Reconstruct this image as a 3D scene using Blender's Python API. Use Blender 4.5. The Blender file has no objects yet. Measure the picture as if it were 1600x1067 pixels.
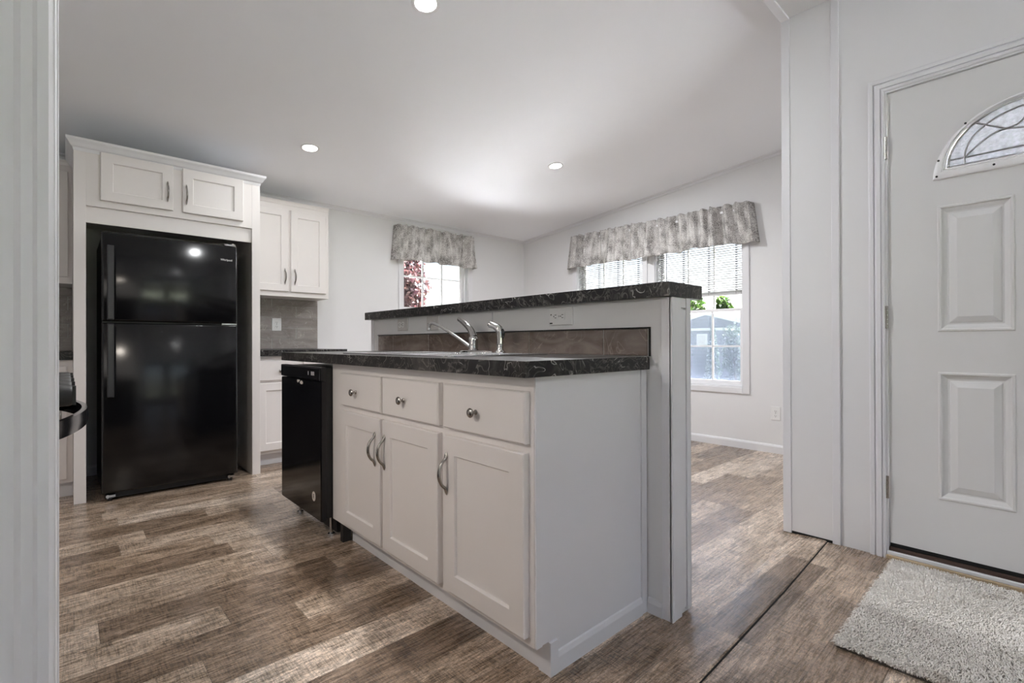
import bpy, bmesh, math, random
from mathutils import Vector, Matrix
import numpy as np
SC = bpy.context.scene
COL = SC.collection
# ------------------------------------------------------------------ camera
YAW, PITCH, ROLL = math.radians(47.5893), math.radians(.15514), math.radians(-.17838)
F = Vector((math.cos(YAW)*math.cos(PITCH), math.sin(YAW)*math.cos(PITCH), math.sin(PITCH)))
R = Vector((math.sin(YAW), -math.cos(YAW), 0)); U = R.cross(F)
R, U = math.cos(ROLL)*R + math.sin(ROLL)*U, -math.sin(ROLL)*R + math.cos(ROLL)*U
cd = bpy.data.cameras.new('camera'); cam = bpy.data.objects.new('camera', cd); COL.objects.link(cam)
cd.sensor_width = 36; cd.lens = 763.18/1600*36; cd.clip_start = .02; cd.clip_end = 300
M = Matrix((R, U, -F)).transposed().to_4x4(); M.translation = Vector((0, 0, .964)); cam.matrix_world = M
SC.camera = cam
# ------------------------------------------------------------------ light and exposure
vs = SC.view_settings; vs.view_transform = 'Standard'; vs.look = 'None'; vs.gamma = 1; vs.use_curve_mapping = False
vs.exposure = 1.38
SKY_STRENGTH, SUN_STRENGTH, LAMP_W = .16, 68.0, 14.0
wd = bpy.data.worlds.new('sky'); SC.world = wd; wd.use_nodes = True
wn = wd.node_tree; wn.nodes.clear()
sky = wn.nodes.new('ShaderNodeTexSky'); sky.sky_type = 'NISHITA'; sky.sun_disc = False
sky.sun_elevation = math.radians(52); sky.sun_rotation = math.radians(100); sky.dust_density = 2.5; sky.air_density = 1.0
bg = wn.nodes.new('ShaderNodeBackground'); bg.inputs[1].default_value = SKY_STRENGTH
wo = wn.nodes.new('ShaderNodeOutputWorld')
hs = wn.nodes.new('ShaderNodeHueSaturation'); hs.inputs['Saturation'].default_value = .9
wn.links.new(sky.outputs[0], hs.inputs['Color']); wn.links.new(hs.outputs[0], bg.inputs[0]); wn.links.new(bg.outputs[0], wo.inputs[0])
sl = bpy.data.lights.new('sun', 'SUN'); sl.energy = SUN_STRENGTH; sl.angle = math.radians(.6); sl.color = (1, 1, 1)
so = bpy.data.objects.new('sun', sl); COL.objects.link(so)
so.rotation_euler = Vector((-.50, .13, -.86)).to_track_quat('-Z', 'Y').to_euler()
SC.cycles.max_bounces = 10; SC.cycles.diffuse_bounces = 6; SC.cycles.glossy_bounces = 5; SC.cycles.transparent_max_bounces = 16
SC.cycles.sample_clamp_indirect = 0.0; SC.cycles.caustics_reflective = False; SC.cycles.caustics_refractive = False
SC.cycles.use_denoising = True
def portal(loc, direction, sx, sy):
    l = bpy.data.lights.new('window_portal', 'AREA'); l.shape = 'RECTANGLE'; l.size = sx; l.size_y = sy; l.cycles.is_portal = True
    o = bpy.data.objects.new('window_portal', l); COL.objects.link(o); o.location = loc
    o.rotation_euler = Vector(direction).to_track_quat('-Z', 'Z').to_euler()
portal((4.72, 2.308, 1.35), (-1, 0, 0), .92, 1.6); portal((4.72, 3.354, 1.35), (-1, 0, 0), .92, 1.6)
portal((3.16, 4.92, 1.5), (0, -1, 0), .9, 1.3)
for x_ in (-1.4, .25, 1.85): portal((x_, -3.96, 1.2), (0, 1, 0), 1.2, 1.75)

# ------------------------------------------------------------------ material helpers
def newmat(name):
    m = bpy.data.materials.new(name); m.use_nodes = True; nt = m.node_tree
    b = nt.nodes['Principled BSDF']
    return m, nt, b
def S(x): return tuple((c/12.92 if c <= .04045 else ((c+.055)/1.055)**2.4) for c in x)
def mat(name, col, rough=.5, metal=0, spec=.5, bump=None, coat=0, var=0):
    m, nt, b = newmat(name)
    b.inputs['Base Color'].default_value = (*col, 1); b.inputs['Roughness'].default_value = rough
    b.inputs['Metallic'].default_value = metal; b.inputs['Specular IOR Level'].default_value = spec
    b.inputs['Coat Weight'].default_value = coat; b.inputs['Coat Roughness'].default_value = .05
    g = nt.nodes.new('ShaderNodeNewGeometry')
    if bump:
        n = nt.nodes.new('ShaderNodeTexNoise'); n.inputs['Scale'].default_value = bump[0]; n.inputs['Detail'].default_value = 3
        nt.links.new(g.outputs['Position'], n.inputs['Vector'])
        bp = nt.nodes.new('ShaderNodeBump'); bp.inputs['Strength'].default_value = bump[1]; bp.inputs['Distance'].default_value = bump[2] if len(bump) > 2 else .002
        nt.links.new(n.outputs['Fac'], bp.inputs['Height']); nt.links.new(bp.outputs[0], b.inputs['Normal'])
    if var:
        n = nt.nodes.new('ShaderNodeTexNoise'); n.inputs['Scale'].default_value = 3.0; n.inputs['Detail'].default_value = 4
        nt.links.new(g.outputs['Position'], n.inputs['Vector'])
        mx = nt.nodes.new('ShaderNodeMix'); mx.data_type = 'RGBA'
        mx.inputs['A'].default_value = (*[c*(1-var) for c in col], 1); mx.inputs['B'].default_value = (*[min(1, c*(1+var)) for c in col], 1)
        nt.links.new(n.outputs['Fac'], mx.inputs['Factor']); nt.links.new(mx.outputs['Result'], b.inputs['Base Color'])
    return m
class NT:
    def __init__(s, nt): s.nt = nt
    def put(s, sock, v):
        if hasattr(v, 'is_linked') or isinstance(v, bpy.types.NodeSocket): s.nt.links.new(v, sock)
        else: sock.default_value = v
    def m(s, op, a, b=0.0, c=0.0):
        n = s.nt.nodes.new('ShaderNodeMath'); n.operation = op
        s.put(n.inputs[0], a); s.put(n.inputs[1], b); s.put(n.inputs[2], c); return n.outputs[0]
    def xyz(s, v):
        n = s.nt.nodes.new('ShaderNodeSeparateXYZ'); s.put(n.inputs[0], v); return n.outputs
    def comb(s, x, y, z=0.0):
        n = s.nt.nodes.new('ShaderNodeCombineXYZ'); s.put(n.inputs[0], x); s.put(n.inputs[1], y); s.put(n.inputs[2], z); return n.outputs[0]
    def pos(s): return s.nt.nodes.new('ShaderNodeNewGeometry').outputs['Position']
    def noise(s, v, scale=1.0, detail=3.0, rough=.5, dist=0.0):
        n = s.nt.nodes.new('ShaderNodeTexNoise'); s.put(n.inputs['Vector'], v); n.inputs['Scale'].default_value = scale
        n.inputs['Detail'].default_value = detail; n.inputs['Roughness'].default_value = rough; n.inputs['Distortion'].default_value = dist
        return n.outputs['Fac'], n.outputs['Color']
    def white(s, v):
        n = s.nt.nodes.new('ShaderNodeTexWhiteNoise'); n.noise_dimensions = '3D'; s.put(n.inputs['Vector'], v); return n.outputs['Value']
    def ramp(s, f, stops):
        n = s.nt.nodes.new('ShaderNodeValToRGB'); s.put(n.inputs[0], f); e = n.color_ramp.elements
        e[0].position, e[0].color = stops[0][0], (*stops[0][1], 1); e[1].position, e[1].color = stops[-1][0], (*stops[-1][1], 1)
        for p, c in stops[1:-1]: q = e.new(p); q.color = (*c, 1)
        return n.outputs[0]
    def mix(s, f, a, b, blend='MIX'):
        n = s.nt.nodes.new('ShaderNodeMix'); n.data_type = 'RGBA'; n.blend_type = blend
        s.put(n.inputs['Factor'], f)
        for k, v in (('A', a), ('B', b)):
            s.put(n.inputs[k], (*v, 1) if isinstance(v, tuple) else v)
        return n.outputs['Result']
    def rng(s, v, a, b, c=0.0, d=1.0):
        n = s.nt.nodes.new('ShaderNodeMapRange'); s.put(n.inputs[0], v)
        for i, x in enumerate((a, b, c, d)): n.inputs[i+1].default_value = x
        return n.outputs[0]
    def bump(s, h, strength, dist):
        n = s.nt.nodes.new('ShaderNodeBump'); n.inputs['Strength'].default_value = strength; n.inputs['Distance'].default_value = dist
        s.put(n.inputs['Height'], h); return n.outputs[0]

def floor_mat():
    m, nt, b = newmat('floor_vinyl_planks'); N = NT(nt)
    x, y, z = N.xyz(N.pos())
    w = .158
    row = N.m('FLOOR', N.m('DIVIDE', y, w))
    off = N.m('MULTIPLY', N.white(N.comb(row, 3.7)), 5.0)
    xs = N.m('ADD', x, off)
    L = N.m('ADD', .62, N.m('MULTIPLY', N.white(N.comb(row, 9.1)), .45))
    cx = N.m('DIVIDE', xs, L); col = N.m('FLOOR', cx)
    pid = N.white(N.comb(row, col, 1.0)); pid2 = N.white(N.comb(row, col, 5.0))
    base = N.ramp(pid, [(0, (.16, .113, .080)), (.35, (.26, .190, .137)), (.65, (.36, .28, .215)), (1, (.50, .415, .345))])
    sx = N.m('ADD', xs, N.m('MULTIPLY', pid2, 37.0)); sy = N.m('ADD', y, N.m('MULTIPLY', pid, 11.0))
    g1, _ = N.noise(N.comb(N.m('MULTIPLY', sx, 7.0), N.m('MULTIPLY', sy, 120.0)), 1.0, 5, .68, .6)       # long grain
    g2, _ = N.noise(N.comb(N.m('MULTIPLY', sx, 190.0), N.m('MULTIPLY', sy, 16.0)), 1.0, 3, .65, .3)      # saw marks
    g3, _ = N.noise(N.comb(N.m('MULTIPLY', sx, 6.0), N.m('MULTIPLY', sy, 16.0)), 1.0, 6, .7, .5)        # blotches
    g4, _ = N.noise(N.comb(N.m('MULTIPLY', sx, 300.0), N.m('MULTIPLY', sy, 330.0)), 1.0, 2, .7)
    g5, _ = N.noise(N.comb(N.m('MULTIPLY', sx, 55.0), N.m('MULTIPLY', sy, 190.0)), 1.0, 3, .7, .4)
    f1 = N.rng(g1, .32, .68, .66, 1.34)
    f3 = N.rng(g3, .33, .67, .60, 1.42)
    saw = N.m('MULTIPLY', N.rng(g2, .45, .60, 0.0, 1.0), N.rng(g3, .64, .42, .15, 1.0))
    f2 = N.m('SUBTRACT', 1.22, N.m('MULTIPLY', saw, .72))
    f4 = N.m('MULTIPLY', N.rng(g4, .32, .68, .62, 1.38), N.rng(g5, .36, .64, .56, 1.44))
    val = N.m('MULTIPLY', N.m('MULTIPLY', f1, f3), N.m('MULTIPLY', f2, f4))
    c = N.mix(1.0, base, N.comb(val, val, val), 'MULTIPLY')
    warm = N.mix(N.rng(g3, .35, .65), (1.05, .985, .90), (.98, 1.0, 1.03))
    c = N.mix(1.0, c, warm, 'MULTIPLY')
    fy = N.m('FRACT', N.m('DIVIDE', y, w)); fx = N.m('FRACT', cx)
    e = N.m('MAXIMUM', N.m('LESS_THAN', fy, .014), N.m('LESS_THAN', fx, .003))
    c = N.mix(N.m('MULTIPLY', e, .55), c, (.05, .04, .03))
    nt.links.new(c, b.inputs['Base Color'])
    nt.links.new(N.rng(g1, .3, .7, .22, .34), b.inputs['Roughness'])
    b.inputs['Specular IOR Level'].default_value = .5; b.inputs['Coat Weight'].default_value = .3; b.inputs['Coat Roughness'].default_value = .28
    h = N.m('SUBTRACT', N.m('ADD', N.m('MULTIPLY', g1, .6), N.m('MULTIPLY', g2, .3)), N.m('MULTIPLY', e, .8))
    nt.links.new(N.bump(h, .25, .0008), b.inputs['Normal'])
    return m
def stone_mat():
    m, nt, b = newmat('dark_marbled_laminate'); N = NT(nt)
    p = N.pos()
    _, wc = N.noise(p, 3.2, 3, .55)
    warp = nt.nodes.new('ShaderNodeVectorMath'); warp.operation = 'MULTIPLY_ADD'
    nt.links.new(wc, warp.inputs[0]); warp.inputs[1].default_value = (.55, .55, .55); nt.links.new(p, warp.inputs[2])
    _, wc2 = N.noise(warp.outputs[0], 14, 2, .5)
    warp2 = nt.nodes.new('ShaderNodeVectorMath'); warp2.operation = 'MULTIPLY_ADD'
    nt.links.new(wc2, warp2.inputs[0]); warp2.inputs[1].default_value = (.05, .05, .05); nt.links.new(warp.outputs[0], warp2.inputs[2])
    def veins(scale, width):
        v = nt.nodes.new('ShaderNodeTexNoise'); v.inputs['Scale'].default_value = scale; v.inputs['Detail'].default_value = 1.5
        nt.links.new(warp2.outputs[0], v.inputs['Vector'])
        return N.rng(N.m('ABSOLUTE', N.m('SUBTRACT', v.outputs['Fac'], .5)), 0, width, 1.0, 0.0)
    msk, _ = N.noise(p, 9.0, 3, .6)
    v1 = N.m('MULTIPLY', veins(15, .015), N.rng(msk, .50, .60)); v2 = N.m('MULTIPLY', veins(30, .050), N.rng(msk, .62, .38))
    cl, _ = N.noise(warp.outputs[0], 10, 4, .6)
    base = N.ramp(cl, [(.34, (.006, .0055, .006)), (.54, (.014, .013, .014)), (.72, (.065, .060, .056))])
    c = N.mix(N.m('MULTIPLY', v2, .75), base, (.20, .185, .17))
    c = N.mix(N.m('MULTIPLY', v1, .9), c, (.58, .56, .53))
    nt.links.new(c, b.inputs['Base Color']); b.inputs['Roughness'].default_value = .30; b.inputs['Specular IOR Level'].default_value = .32
    return m
def tile_mat(name, cols, rough):
    m, nt, b = newmat(name); N = NT(nt)
    p = N.pos(); x, y, z = N.xyz(p)
    a, _ = N.noise(N.comb(N.m('MULTIPLY', N.m('ADD', x, y), 5.0), N.m('MULTIPLY', z, 14.0), 0.0), 1.0, 5, .6, 1.2)
    oi = nt.nodes.new('ShaderNodeNewGeometry').outputs['Random Per Island']
    f = N.m('ADD', a, N.m('MULTIPLY', N.m('SUBTRACT', oi, .5), .22))
    c = N.ramp(f, [(.28, cols[0]), (.5, cols[1]), (.72, cols[2])])
    v, _ = N.noise(N.comb(N.m('MULTIPLY', N.m('ADD', x, y), 6.0), N.m('MULTIPLY', z, 6.0), 3.0), 1.0, 2, .5, 1.5)
    ln = N.rng(N.m('ABSOLUTE', N.m('SUBTRACT', v, .5)), 0, .012, .35, 0.0)
    c = N.mix(ln, c, tuple(min(1, k*1.9) for k in cols[2]))
    nt.links.new(c, b.inputs['Base Color']); b.inputs['Roughness'].default_value = rough
    return m
def fabric_mat():
    m, nt, b = newmat('valance_fabric'); N = NT(nt)
    tc = nt.nodes.new('ShaderNodeUVMap'); u, z, _z = N.xyz(tc.outputs[0])
    a, _ = N.noise(N.comb(N.m('MULTIPLY', u, 150.0), N.m('MULTIPLY', z, 120.0)), 1.0, 2, .7)
    c_, _ = N.noise(N.comb(N.m('MULTIPLY', u, 15.0), N.m('MULTIPLY', z, 7.5)), 1.0, 4, .62)
    f = N.m('ADD', N.m('MULTIPLY', a, .56), N.m('MULTIPLY', c_, .44))
    c = N.ramp(f, [(.39, (.14, .13, .125)), (.46, (.38, .36, .35)), (.52, (.66, .64, .625)), (.60, (.82, .805, .79))])
    nt.links.new(c, b.inputs['Base Color']); b.inputs['Roughness'].default_value = .9; b.inputs['Specular IOR Level'].default_value = .1
    # a little daylight comes through the cloth
    tr = nt.nodes.new('ShaderNodeBsdfTranslucent'); nt.links.new(c, tr.inputs[0])
    mx = nt.nodes.new('ShaderNodeMixShader'); mx.inputs[0].default_value = .12
    out = nt.nodes['Material Output']; nt.links.new(b.outputs[0], mx.inputs[1]); nt.links.new(tr.outputs[0], mx.inputs[2]); nt.links.new(mx.outputs[0], out.inputs[0])
    return m
def glass_mat(name, tint=(1, 1, 1), amount=.08, rough=0.0):
    m, nt, b = newmat(name); nt.nodes.remove(b)
    t = nt.nodes.new('ShaderNodeBsdfTransparent'); t.inputs[0].default_value = (*tint, 1)
    g = nt.nodes.new('ShaderNodeBsdfGlossy'); g.inputs['Roughness'].default_value = rough
    fr = nt.nodes.new('ShaderNodeFresnel'); fr.inputs[0].default_value = 1.45
    mx = nt.nodes.new('ShaderNodeMixShader'); nt.links.new(fr.outputs[0], mx.inputs[0])
    nt.links.new(t.outputs[0], mx.inputs[1]); nt.links.new(g.outputs[0], mx.inputs[2])
    nt.links.new(mx.outputs[0], nt.nodes['Material Output'].inputs[0]); return m
def screen_mat():
    m, nt, b = newmat('insect_screen_mesh'); nt.nodes.remove(b)
    t = nt.nodes.new('ShaderNodeBsdfTransparent'); d = nt.nodes.new('ShaderNodeBsdfDiffuse'); d.inputs[0].default_value = (.20, .225, .28, 1)
    tl = nt.nodes.new('ShaderNodeBsdfTranslucent'); tl.inputs[0].default_value = (.020, .024, .031, 1)
    a = nt.nodes.new('ShaderNodeMixShader'); a.inputs[0].default_value = .6; nt.links.new(d.outputs[0], a.inputs[1]); nt.links.new(tl.outputs[0], a.inputs[2])
    mx = nt.nodes.new('ShaderNodeMixShader'); mx.inputs[0].default_value = .42
    nt.links.new(t.outputs[0], mx.inputs[1]); nt.links.new(a.outputs[0], mx.inputs[2]); nt.links.new(mx.outputs[0], nt.nodes['Material Output'].inputs[0]); return m
def frosted_mat():
    m, nt, b = newmat('textured_privacy_glass'); N = NT(nt); nt.nodes.remove(b)
    n, _ = N.noise(N.pos(), 110.0, 3, .6); h = N.bump(n, .5, .004)
    n2, _ = N.noise(N.pos(), 60.0, 3, .6)
    t = nt.nodes.new('ShaderNodeBsdfTranslucent'); t.inputs[0].default_value = (.27, .28, .30, 1); nt.links.new(h, t.inputs['Normal'])
    d = nt.nodes.new('ShaderNodeBsdfTransparent'); d.inputs[0].default_value = (.17, .18, .195, 1)
    g = nt.nodes.new('ShaderNodeBsdfGlossy'); g.inputs['Roughness'].default_value = .15; nt.links.new(h, g.inputs['Normal'])
    a = nt.nodes.new('ShaderNodeMixShader'); nt.links.new(N.rng(n2, .35, .65, .05, .45), a.inputs[0]); nt.links.new(t.outputs[0], a.inputs[1]); nt.links.new(d.outputs[0], a.inputs[2])
    mx = nt.nodes.new('ShaderNodeMixShader'); mx.inputs[0].default_value = .12
    nt.links.new(a.outputs[0], mx.inputs[1]); nt.links.new(g.outputs[0], mx.inputs[2]); nt.links.new(mx.outputs[0], nt.nodes['Material Output'].inputs[0]); return m
def emit_mat(name, col, s):
    m, nt, b = newmat(name); b.inputs['Base Color'].default_value = (.9, .9, .9, 1)
    b.inputs['Emission Color'].default_value = (*col, 1); b.inputs['Emission Strength'].default_value = s; return m
def leaf_mat(name, c1, c2):
    m, nt, b = newmat(name); N = NT(nt)
    r = nt.nodes.new('ShaderNodeNewGeometry').outputs['Random Per Island']
    c = N.mix(r, c1, c2); nt.links.new(c, b.inputs['Base Color']); b.inputs['Roughness'].default_value = .6
    tr = nt.nodes.new('ShaderNodeBsdfTranslucent'); nt.links.new(c, tr.inputs[0])
    mx = nt.nodes.new('ShaderNodeMixShader'); mx.inputs[0].default_value = .4
    nt.links.new(b.outputs[0], mx.inputs[1]); nt.links.new(tr.outputs[0], mx.inputs[2]); nt.links.new(mx.outputs[0], nt.nodes['Material Output'].inputs[0]); return m
def siding_mat(name, col, pitch):
    m, nt, b = newmat(name); N = NT(nt); x, y, z = N.xyz(N.pos())
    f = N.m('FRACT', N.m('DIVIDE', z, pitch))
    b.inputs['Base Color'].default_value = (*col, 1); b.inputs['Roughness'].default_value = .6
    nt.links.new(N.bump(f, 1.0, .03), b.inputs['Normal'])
    c = N.mix(N.m('LESS_THAN', f, .14), col, tuple(k*.45 for k in col)); nt.links.new(c, b.inputs['Base Color']); return m  # shadow line of each lap put into the board colour
def wood_mat(name, c1, c2, sc=(3, 60, 60)):
    m, nt, b = newmat(name); N = NT(nt); x, y, z = N.xyz(N.pos())
    f, _ = N.noise(N.comb(N.m('MULTIPLY', x, sc[0]), N.m('MULTIPLY', y, sc[1]), N.m('MULTIPLY', z, sc[2])), 1.0, 4, .6, .4)
    nt.links.new(N.ramp(f, [(.3, c1), (.7, c2)]), b.inputs['Base Color']); b.inputs['Roughness'].default_value = .5; return m
def rug_mat():
    m, nt, b = newmat('cream_shag_yarn'); N = NT(nt); p = N.pos()
    r = nt.nodes.new('ShaderNodeNewGeometry').outputs['Random Per Island']
    n, _ = N.noise(p, 7.0, 4, .65)
    c = N.mix(r, (.80, .76, .71), (.97, .94, .90))
    c = N.mix(N.rng(n, .56, .72, 0.0, .55), c, (.40, .33, .26))
    nt.links.new(c, b.inputs['Base Color']); b.inputs['Roughness'].default_value = .95; b.inputs['Specular IOR Level'].default_value = .1; return m

MT = dict(
 wall=mat('white_wallboard', (.76, .76, .77), .62, spec=.25, bump=(60, .04), var=.015),
 ceiling=mat('white_ceiling_board', (.90, .915, .95), .8, spec=.15, bump=(220, .12, .001), var=.012),
 trim=mat('white_trim', (.76, .76, .785), .38, var=.01),
 cab=mat('white_cabinet_paint', (.78, .745, .73), .36, bump=(25, .02), var=.012),
 door=mat('white_steel_door', (.70, .70, .70), .42, bump=(40, .02), var=.012),
 floor=floor_mat(), stone=stone_mat(),
 tile=tile_mat('taupe_ceramic_tile', ((.21, .185, .17), (.29, .262, .245), (.37, .34, .32)), .35),
 btile=tile_mat('brown_glazed_tile', ((.11, .082, .067), (.165, .127, .107), (.23, .185, .16)), .12),
 grout=mat('grey_grout', (.46, .45, .44), .9, bump=(200, .2)),
 black=mat('gloss_black_enamel', (.006, .006, .008), .13, spec=.5, bump=(90, .03, .0006)),
 fridge=mat('satin_black_door', (.004, .004, .005), .15, spec=.42, bump=(120, .05, .0006)),
 blackside=mat('textured_black_side', (.012, .012, .013), .4, bump=(300, .2, .0006)),
 blackmat=mat('matt_black_plastic', (.012, .012, .013), .5, bump=(150, .05)),
 handleblk=mat('satin_black_handle', (.022, .021, .024), .3, bump=(80, .02)),
 dark=mat('dark_gap', (.008, .008, .008), .9, bump=(50, .1)),
 nickel=mat('brushed_nickel', (.36, .34, .32), .24, metal=1, bump=(250, .04)),
 chrome=mat('polished_chrome', (.56, .55, .54), .11, metal=1, bump=(60, .01)),
 steel=mat('stainless_steel', (.60, .60, .61), .26, metal=1, bump=(260, .05)),
 iron=mat('cast_iron', (.015, .015, .016), .5, bump=(250, .3)),
 plate=mat('white_plastic_plate', (.80, .80, .80), .32, bump=(60, .01)),
 greyplate=mat('pale_grey_plate', (.62, .60, .59), .32, bump=(60, .01)),
 slot=mat('dark_slot', (.02, .02, .02), .7, bump=(60, .05)),
 vinyl=mat('white_window_vinyl', (.84, .84, .86), .35, var=.01),
 blind=mat('white_blind_slat', (.60, .60, .61), .45, bump=(40, .02)),
 cord=mat('grey_cord', (.10, .10, .11), .8, bump=(200, .1)),
 fabric=fabric_mat(), glass=glass_mat('window_glass'), ovenglass=glass_mat('oven_glass', (.06, .06, .06)), screen=screen_mat(), frost=frosted_mat(),
 lead=mat('grey_came', (.30, .30, .31), .45, metal=.6, bump=(80, .03)),
 bevel=glass_mat('clear_bevelled_glass', (.97, .98, 1)),
 lens_warm=emit_mat('warm_lamp_cover', (1, .78, .55), 6.0),
 lens=emit_mat('lamp_lens', (1, .97, .93), 14.0),
 rug=rug_mat(), rugback=mat('rug_backing', (.10, .09, .08), .9, bump=(200, .3)),
 bronze=mat('bronze_sill', (.075, .045, .035), .45, metal=.3, bump=(70, .1), var=.2),
 pine=wood_mat('raw_pine', (.42, .31, .19), (.60, .47, .31), (60, 3, 60)),
 white_print=mat('white_print', (.75, .75, .75), .5, bump=(60, .01)),
 cream=mat('cream_label', (.68, .62, .58), .5, bump=(60, .02)),
 grass=mat('lawn_grass', (.075, .085, .055), .9, bump=(3, .6, .05), var=.3),
 houseb=siding_mat('pale_blue_siding', (.17, .185, .235), .18), housew=siding_mat('white_siding', (.20, .20, .20), .16),
 roof=mat('brown_shingle', (.030, .020, .018), .85, bump=(12, .6, .02), var=.2), fascia=mat('white_fascia', (.75, .75, .78), .5, bump=(10, .05)),
 bounce_gravel=mat('grey_bounce_gravel', (.33, .335, .36), .9, bump=(60, .5)),
 bounce_concrete=mat('pale_bounce_concrete', (.84, .84, .85), .85, bump=(20, .3)),
 bark=mat('bark', (.09, .065, .05), .9, bump=(30, .6, .01)),
 plum=leaf_mat('plum_leaves', (.030, .008, .014), (.06, .03, .026)), green=leaf_mat('green_leaves', (.012, .035, .006), (.035, .06, .010)),
 cedar=leaf_mat('cedar_leaves', (.03, .055, .04), (.06, .095, .07)), shrub=leaf_mat('shrub_leaves', (.04, .06, .045), (.08, .105, .08)),
)
# ------------------------------------------------------------------ mesh helpers
class MB:
    def __init__(s): s.v = []; s.f = []
    def add(s, vs, fs):
        o = len(s.v); s.v += [tuple(v) for v in vs]; s.f += [tuple(i+o for i in f) for f in fs]; return s
    def box(s, x0, x1, y0, y1, z0, z1, mp=None):
        vs = [(x, y, z) for x in (x0, x1) for y in (y0, y1) for z in (z0, z1)]
        if mp: vs = [mp(*v) for v in vs]
        return s.add(vs, [(0, 1, 3, 2), (4, 6, 7, 5), (0, 4, 5, 1), (2, 3, 7, 6), (0, 2, 6, 4), (1, 5, 7, 3)])
    def loft(s, loops, caps=(True, True), closed=True):
        n = len(loops[0]); vs = [p for l in loops for p in l]; fs = []
        for i in range(len(loops)-1):
            for j in range(n if closed else n-1):
                a, b = i*n+j, i*n+(j+1) % n; fs.append((a, b, b+n, a+n))
        if caps[0]: fs.append(tuple(range(n))[::-1])
        if caps[1]: fs.append(tuple(range((len(loops)-1)*n, len(loops)*n)))
        return s.add(vs, fs)
    def panel(s, mp, u0, u1, v0, v1, prof, caps=(True, True)):
        """rectangle swept through (inset, out) steps"""
        loops = [[mp(u0+i, v0+i, w), mp(u1-i, v0+i, w), mp(u1-i, v1-i, w), mp(u0+i, v1-i, w)] for i, w in prof]
        return s.loft(loops, caps)
    def prism(s, pts, fn, a, b):
        return s.loft([[fn(p, a) for p in pts], [fn(p, b) for p in pts]])
    def tube(s, path, rad, n=10, flat=None, caps=True):
        path = [Vector(p) for p in path]; k = len(path); loops = []
        if not isinstance(rad, (list, tuple)): rad = [rad]*k
        up = None
        for i, p in enumerate(path):
            t = (path[min(i+1, k-1)] - path[max(i-1, 0)]).normalized()
            if up is None:
                up = Vector((0, 0, 1)) if abs(t.z) < .9 else Vector((1, 0, 0))
            a = (up - t*up.dot(t)).normalized(); b = t.cross(a); up = a
            r = rad[i]; ra, rb = (r if isinstance(r, tuple) else (r, r))
            loops.append([p + a*ra*math.cos(2*math.pi*j/n) + b*rb*math.sin(2*math.pi*j/n) for j in range(n)])
        return s.loft(loops, (caps, caps))
    def lathe(s, prof, o, axis=(0, 0, 1), n=24):
        """prof: (radius, height) list along axis from o"""
        ax = Vector(axis).normalized(); t = Vector((1, 0, 0)) if abs(ax.x) < .9 else Vector((0, 1, 0))
        a = (t - ax*t.dot(ax)).normalized(); b = ax.cross(a); o = Vector(o)
        return s.loft([[o + ax*h + (a*math.cos(2*math.pi*j/n) + b*math.sin(2*math.pi*j/n))*max(r, 1e-4) for j in range(n)] for r, h in prof])
    def cyl(s, p, q, r, n=16): 
        p, q = Vector(p), Vector(q); return s.lathe([(r, 0), (r, (q-p).length)], p, q-p, n)
ORG = {}
def origin(o): return ORG.get(o.name, Vector((0, 0, 0))) if o else Vector((0, 0, 0))
def obj(name, mb, material, parent=None, bevel=0, seg=2, smooth=False, loc=None):
    me = bpy.data.meshes.new(name); og = origin(parent) if parent else Vector(loc or (0, 0, 0))
    me.from_pydata([tuple(Vector(v)-og) for v in mb.v], [], mb.f); me.update()
    bm = bmesh.new(); bm.from_mesh(me); bmesh.ops.recalc_face_normals(bm, faces=bm.faces); bm.to_mesh(me); bm.free()
    me.materials.append(MT[material] if isinstance(material, str) else material)
    o = bpy.data.objects.new(name, me); COL.objects.link(o)
    if parent: o.parent = parent
    else: o.location = og
    ORG[o.name] = og
    if smooth:
        me.polygons.foreach_set('use_smooth', [True]*len(me.polygons))
        try: me.set_sharp_from_angle(angle=math.radians(40))
        except Exception: pass
    if bevel:
        b = o.modifiers.new('bevel', 'BEVEL'); b.width = bevel; b.segments = seg; b.limit_method = 'ANGLE'; b.angle_limit = math.radians(50); b.harden_normals = False
    return o
def thing(name, loc, label, cat, group=None):
    o = bpy.data.objects.new(name, None); COL.objects.link(o); o.location = loc; o.empty_display_size = .05
    ORG[o.name] = Vector(loc); tag(o, label, cat, group); return o
def tag(o, label, cat, group=None):
    o['label'] = label; o['category'] = cat
    if group: o['group'] = group
    return o
def struct(name, mb, material, parent=None, **k):
    o = obj(name, mb, material, parent, **k)
    if not parent: o['kind'] = 'structure'
    return o
def sroot(name, loc):
    o = bpy.data.objects.new(name, None); COL.objects.link(o); o.location = loc; o.empty_display_size = .05
    ORG[o.name] = Vector(loc); o['kind'] = 'structure'; return o
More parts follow.
